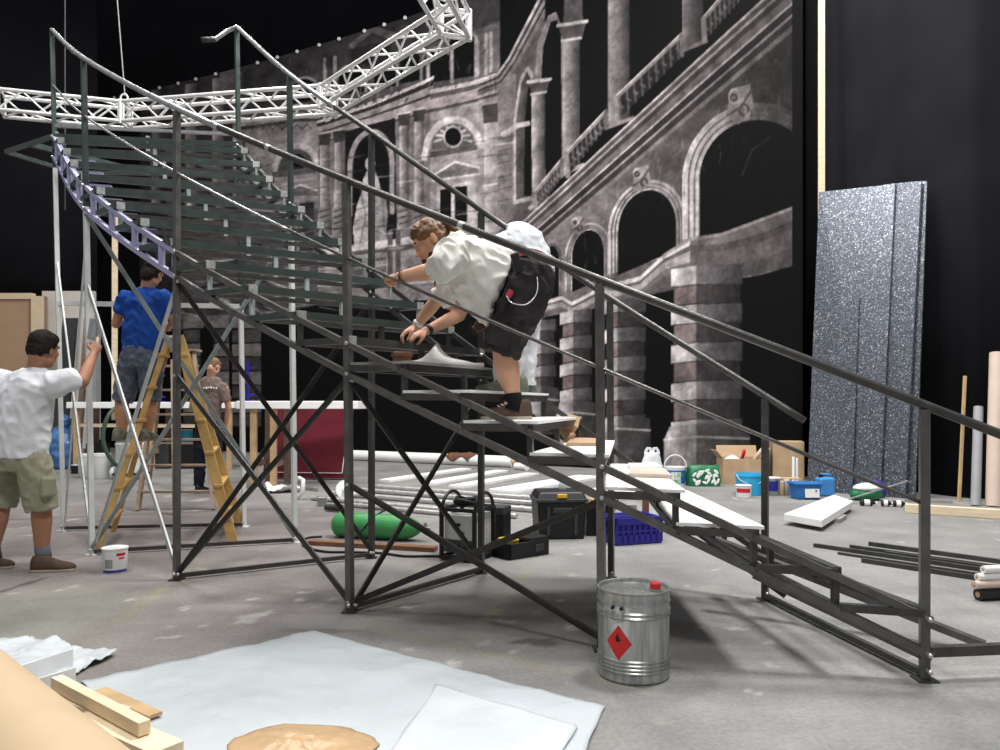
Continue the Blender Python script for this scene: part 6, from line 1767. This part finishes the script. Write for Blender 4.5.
sleeve(s, [P(530, 268, 5.14), P(517, 318, 5.12), P(512, 345, 5.12), P(508, 370, 5.13), P(507, 384, 5.14)], [.15, .115, .105, .10, .085])
sleeve(s, [P(534, 268, 5.35), P(525, 318, 5.35), P(523, 345, 5.36), P(522, 372, 5.36), P(524, 386, 5.37)], [.15, .115, .10, .095, .085])
fuse(s, .010, 4, 'trousers', 'white_jeans', p5, .010, 9, .014)
shoe(p5, V((P(528, 392, 5.13).x, 5.13, zs6)), (-1, -.12), .36, 'shoe_grey', 'shoe_grey', laces='white_paper')
shoe(p5, V((P(537, 392, 5.38).x, 5.38, zs6)), (-1, -.05), .33, 'shoe_grey', 'shoe_grey', laces=None)
dd = (wr - el).normalized(); MB().lathe([(.034, -.016), (.037, -.013), (.037, .013), (.034, .016)], el.lerp(wr, .92), 16, frame_to(dd)).build('watch', 'black', p5, smooth=True)
g = MB(); hand(g, wr2, P(478, 328, 5.40) - wr2, V((-.6, -.3, -.5)), V((-.2, -.9, 0)), (35, 45, 30), 1.15, (.7, .7)); limb(g, [wr2 + V((0, 0, .02)), wr2], [.04, .038])
fuse(g, .007, 2, 'glove', 'glove', p5)

# --- person painting the white struts
Y1 = 5.72
p1 = thing('person', 'person in white T-shirt and khaki shorts reaching to the white post', 'person', (P(25, 568, Y1).x, Y1, 0))
R1 = V((.82, -.57, 0)); F1 = V((.57, .82, 0))
b = MB()
q1, B1 = head(b, P(44, 349, Y1 - .02), (.26, .95, -.14), (.10, .05, .98), 1.08)
limb(b, [q1(0, -.03, -.06), P(35, 372, Y1), P(30, 385, Y1)], [.062, .066, .08])
limb(b, [P(28, 390, Y1), P(22, 445, Y1)], [.10, .10])
sh, el, wr = P(60, 381, Y1 - .10), P(82, 382, Y1 + .10), P(94, 353, Y1 + .36)
limb(b, [sh, el, el.lerp(wr, .3), wr], [.058, .050, .049, .032])
hand(b, wr, P(99, 339, Y1 + .45) - wr, V((-.5, .8, .1)), V((.1, -.6, .5)), (45, 55, 40), 1.05, (.8, .9))
limb(b, [P(-2, 380, Y1 + .1), P(-18, 410, Y1 + .2), P(-8, 430, Y1 + .4)], [.06, .05, .034])
hand(b, P(-8, 430, Y1 + .4), (.4, .6, .1), (-.5, .4, 0), (0, -.2, 1), (20, 30, 20))
kR, aR = P(41, 507, Y1 - .06), P(42, 553, Y1 - .04)
limb(b, [P(33, 462, Y1 - .08), kR, P(42, 520, Y1 - .05), aR, aR + V((.02, .02, -.07))], [.085, .070, .072, .047, .045])
kL, aL = P(2, 500, Y1 + .1), P(-8, 551, Y1 + .02)
limb(b, [P(8, 455, Y1 + .1), kL, P(-2, 520, Y1 + .06), aL, aL + V((.02, .02, -.07))], [.105, .068, .07, .046, .045])
fuse(b, .0075, 3, 'body', 'skin3', p1)
face_bits(p1, q1, B1, 1.08)
h = MB(); E = lambda p, rr: h.ell(q1(*p), tuple(k * 1.08 for k in rr), B1, 18, 12)
E((0, -.022, .048), (.084, .100, .088)); E((0, -.066, -.005), (.074, .052, .078)); E((0, .03, .075), (.070, .055, .05))
for sx in (-1, 1): E((sx * .06, -.03, .02), (.028, .06, .06))
fuse(h, .008, 2, 'hair', 'hair_dark', p1, .005, 34, .002)
s = MB()
torso(s, [(P(36, 368, Y1), R1 * .10, F1 * .08), (P(30, 374, Y1), R1 * .24, F1 * .12), (P(26, 386, Y1), R1 * .30, F1 * .15), (P(23, 410, Y1), R1 * .29, F1 * .18), (P(20, 435, Y1), R1 * .27, F1 * .19), (P(19, 449, Y1), R1 * .27, F1 * .195), (P(19, 457, Y1), R1 * .265, F1 * .195)])
sleeve(s, [P(54, 384, Y1 - .10), P(64, 381, Y1 - .06), P(74, 379.5, Y1 + .02)], [.105, .092, .088]); sleeve(s, [P(2, 382, Y1 + .08), P(-12, 404, Y1 + .16)], [.11, .095])
fuse(s, .010, 3, 'tshirt', 'white_shirt2', p1, .008, 7, .012)
s = MB()
torso(s, [(P(20, 446, Y1), R1 * .225, F1 * .165), (P(20, 458, Y1), R1 * .235, F1 * .185), (P(20, 470, Y1), R1 * .225, F1 * .175)])
sleeve(s, [P(33, 462, Y1 - .07), P(39, 490, Y1 - .07), P(41.5, 510, Y1 - .06)], [.126, .118, .116]); sleeve(s, [P(7, 462, Y1 + .09), P(2, 490, Y1 + .09), P(0, 507, Y1 + .09)], [.14, .122, .118])
fuse(s, .010, 3, 'shorts', 'khaki', p1, .008, 10, .012)
pk = MB(); pk.box(P(48, 487, Y1 - .15), (.05, .11, .15), rotz(math.radians(-35))); pk.build('cargo_pocket', 'khaki', p1, bevel=.02)
MB().tube([aR + V((0, 0, .06)), aR + V((.01, .01, -.06))], [.054, .055], 18).build('sock', 'sock_grey', p1, smooth=True)
MB().tube([aL + V((0, 0, .06)), aL + V((.01, .01, -.06))], [.053, .054], 18).build('sock', 'sock_grey', p1, smooth=True)
shoe(p1, V((P(34, 565, Y1 - .06).x, Y1 - .10, 0)), (1, .18), .31, 'shoe_brown', laces='wood_b')
shoe(p1, V((P(-28, 562, Y1 + .02).x, Y1 - .02, 0)), (1, .25), .31, 'shoe_brown', laces='wood_b')
rl = thing('paint_roller', 'grey paint roller held against the white post by the raised hand', 'paint roller', P(93, 330, Y1 + .46))
MB().lathe([(.005, -.09), (.032, -.085), (.034, -.07), (.034, .07), (.032, .085), (.005, .09)], P(93, 329, Y1 + .46), 18, frame_to((.15, 0, 1))).build('sleeve', 'greytube', rl, smooth=40)
MB().tube([P(94, 317, Y1 + .46), P(99, 317, Y1 + .46), P(100, 328, Y1 + .46), P(97.5, 334, Y1 + .46), P(97, 346, Y1 + .455)], .006, 6).build('wire_arm', 'chrome', rl, smooth=True)
MB().tube([P(97.5, 337, Y1 + .455), P(96.5, 350, Y1 + .45)], .013, 10).build('handle', 'wood', rl, smooth=True)

# --- person in blue on the ladder
Y2 = 7.05
p2 = thing('person', 'person in blue T-shirt and grey denim shorts standing on the yellow ladder', 'person', (P(130, 440, Y2).x, Y2, P(130, 440, Y2).z))
R2 = V((.96, -.28, 0)); F2 = V((.28, .96, 0))
b = MB()
q2, B2 = head(b, P(153, 273, Y2), (.12, .93, -.36), (.22, .25, .95), 1.0)
limb(b, [q2(0, -.03, -.06), P(147, 290, Y2), P(146, 300, Y2)], [.056, .06, .07])
limb(b, [P(144, 305, Y2), P(141, 350, Y2)], [.08, .08])
sl, el_, wl_ = P(124, 299, Y2 + .05), P(116, 324, Y2 + .06), P(121, 320, Y2 + .36)
limb(b, [sl, el_, wl_], [.055, .043, .030]); hand(b, wl_, (.3, .9, .1), (.9, -.2, -.2), (0, 0, 1), (30, 40, 25))
sr, er_, wr_ = P(164, 298, Y2 - .06), P(175, 321, Y2 + .02), P(169, 327, Y2 + .28)
limb(b, [sr, er_, wr_], [.055, .043, .030]); hand(b, wr_, (-.4, .9, .0), (-.8, -.4, -.2), (0, 0, 1), (30, 40, 25))
zf = P(124, 440, Y2).z
for k, (hx, kx, ax, dy) in enumerate(((131, 122, 122, .03), (152, 150, 147, -.02))):
    limb(b, [P(hx, 358, Y2 + dy), P(kx, 399, Y2 + dy + .02), P(kx, 412, Y2 + dy), P(ax, 432, Y2 + dy)], [.10, .062, .064, .043])
fuse(b, .0085, 3, 'body', 'skin2', p2)
face_bits(p2, q2, B2)
h = MB(); E = lambda p, rr: h.ell(q2(*p), rr, B2, 18, 12)
E((0, -.02, .046), (.081, .098, .086)); E((0, -.06, -.035), (.072, .048, .085)); E((0, .03, .072), (.068, .055, .05))
for sx in (-1, 1): E((sx * .058, -.02, .01), (.026, .05, .06))
fuse(h, .009, 1, 'hair', 'hair_dark', p2, .004, 30)
s = MB()
torso(s, [(P(147, 288, Y2), R2 * .08, F2 * .07), (P(146, 293, Y2), R2 * .17, F2 * .1), (P(145, 303, Y2), R2 * .215, F2 * .125), (P(144, 322, Y2), R2 * .21, F2 * .13), (P(142, 345, Y2), R2 * .205, F2 * .135), (P(142, 352, Y2), R2 * .205, F2 * .135)])
sleeve(s, [P(126, 299, Y2 + .05), P(121, 314, Y2 + .05)], [.085, .078]); sleeve(s, [P(162, 298, Y2 - .05), P(170, 314, Y2 - .02)], [.085, .078])
fuse(s, .010, 4, 'tshirt', 'blue_shirt', p2, .008, 9, .012)
s = MB()
torso(s, [(P(141, 346, Y2), R2 * .185, F2 * .13), (P(141, 358, Y2), R2 * .20, F2 * .15), (P(141, 368, Y2), R2 * .195, F2 * .14)])
sleeve(s, [P(131, 364, Y2 + .03), P(123, 401, Y2 + .05)], [.115, .095]); sleeve(s, [P(151, 364, Y2 - .02), P(150, 401, Y2)], [.115, .095])
fuse(s, .010, 3, 'shorts', 'denim', p2, .008, 10, .014)
shoe(p2, V((P(120, 440, Y2).x, Y2 - .1, zf - .005)), (.1, 1), .29, 'shoe_grey', 'shoe_grey', laces=None)
shoe(p2, V((P(147, 440, Y2).x, Y2 - .15, zf - .005)), (.1, 1), .29, 'shoe_grey', 'shoe_grey', laces=None)

# --- person at the far table
Y3 = 10.7
p3 = thing('person', 'person in brown-grey T-shirt and black trousers working at the white table', 'person', (P(212, 492, Y3).x, Y3, 0))
R3 = V((.95, -.3, 0)); F3 = V((.3, .95, 0))
b = MB()
q3, B3 = head(b, P(214, 366.5, Y3), (.25, .88, -.42), (.2, .3, .92), 1.0)
limb(b, [q3(0, -.03, -.06), P(211, 377.5, Y3), P(210, 385.5, Y3)], [.056, .06, .07]); limb(b, [P(209, 388.5, Y3), P(208, 425, Y3)], [.08, .08])
limb(b, [P(196, 386.5, Y3), P(192, 406.5, Y3 + .1), P(196, 410.5, Y3 + .3)], [.052, .042, .03]); hand(b, P(196, 410.5, Y3 + .3), (.3, .9, 0), (.5, -.2, -.6), (0, 0, 1))
limb(b, [P(225, 387.5, Y3 - .05), P(228.5, 407.5, Y3 - .02), P(226, 424, Y3 + .08)], [.052, .044, .03]); hand(b, P(226, 424, Y3 + .08), (-.3, .4, -.8), (-.7, .2, -.2), (.2, .9, .2))
fuse(b, .010, 3, 'body', 'skin', p3)
face_bits(p3, q3, B3)
h = MB(); E = lambda p, rr: h.ell(q3(*p), rr, B3, 18, 12)
E((0, -.018, .044), (.079, .095, .084)); E((0, -.058, .002), (.066, .044, .055)); E((0, .03, .07), (.066, .05, .045))
fuse(h, .010, 1, 'hair', 'hair_fair', p3, .003, 30)
s = MB()
torso(s, [(P(211, 376.5, Y3), R3 * .08, F3 * .07), (P(211, 379.5, Y3), R3 * .17, F3 * .1), (P(210, 386.5, Y3), R3 * .21, F3 * .125), (P(209, 404.5, Y3), R3 * .2, F3 * .125), (P(207, 422, Y3), R3 * .19, F3 * .13)])
sleeve(s, [P(198, 387.5, Y3), P(195, 400.5, Y3 + .05)], [.08, .075]); sleeve(s, [P(223, 387.5, Y3 - .05), P(226.5, 401.5, Y3 - .04)], [.08, .075])
fuse(s, .011, 4, 'tshirt', 'brown_shirt', p3, .007, 9, .010)
s = MB(); torso(s, [(P(207, 420, Y3), R3 * .18, F3 * .13), (P(208, 432, Y3), R3 * .19, F3 * .14), (P(208, 438, Y3), R3 * .18, F3 * .13)])
sleeve(s, [P(201, 436, Y3), P(200, 462, Y3), P(199, 486, Y3)], [.105, .085, .07]); sleeve(s, [P(214, 436, Y3), P(217, 462, Y3 - .05), P(218, 486, Y3 - .1)], [.105, .085, .07])
fuse(s, .011, 3, 'trousers', 'black_trousers', p3, .006, 10, .010)
shoe(p3, V((P(199, 490, Y3).x, Y3 - .1, 0)), (.2, 1), .3, 'black', 'black', laces=None)
shoe(p3, V((P(219, 490, Y3 - .1).x, Y3 - .2, 0)), (.5, .8), .3, 'black', 'black', laces=None)
for k in range(6):      # worn, unreadable white back print
    MB().box(P(203.5 + k * 2.5, 387.5 + .25 * abs(k - 2.5), Y3 - .143) + V((0, .012 * abs(k - 2.5), 0)), (.016, .05, .02 + .01 * (k % 2)), Matrix.Rotation(.3 * (-1) ** k, 3, 'Y')).build('back_print', 'white_paper', p3, bevel=.004)
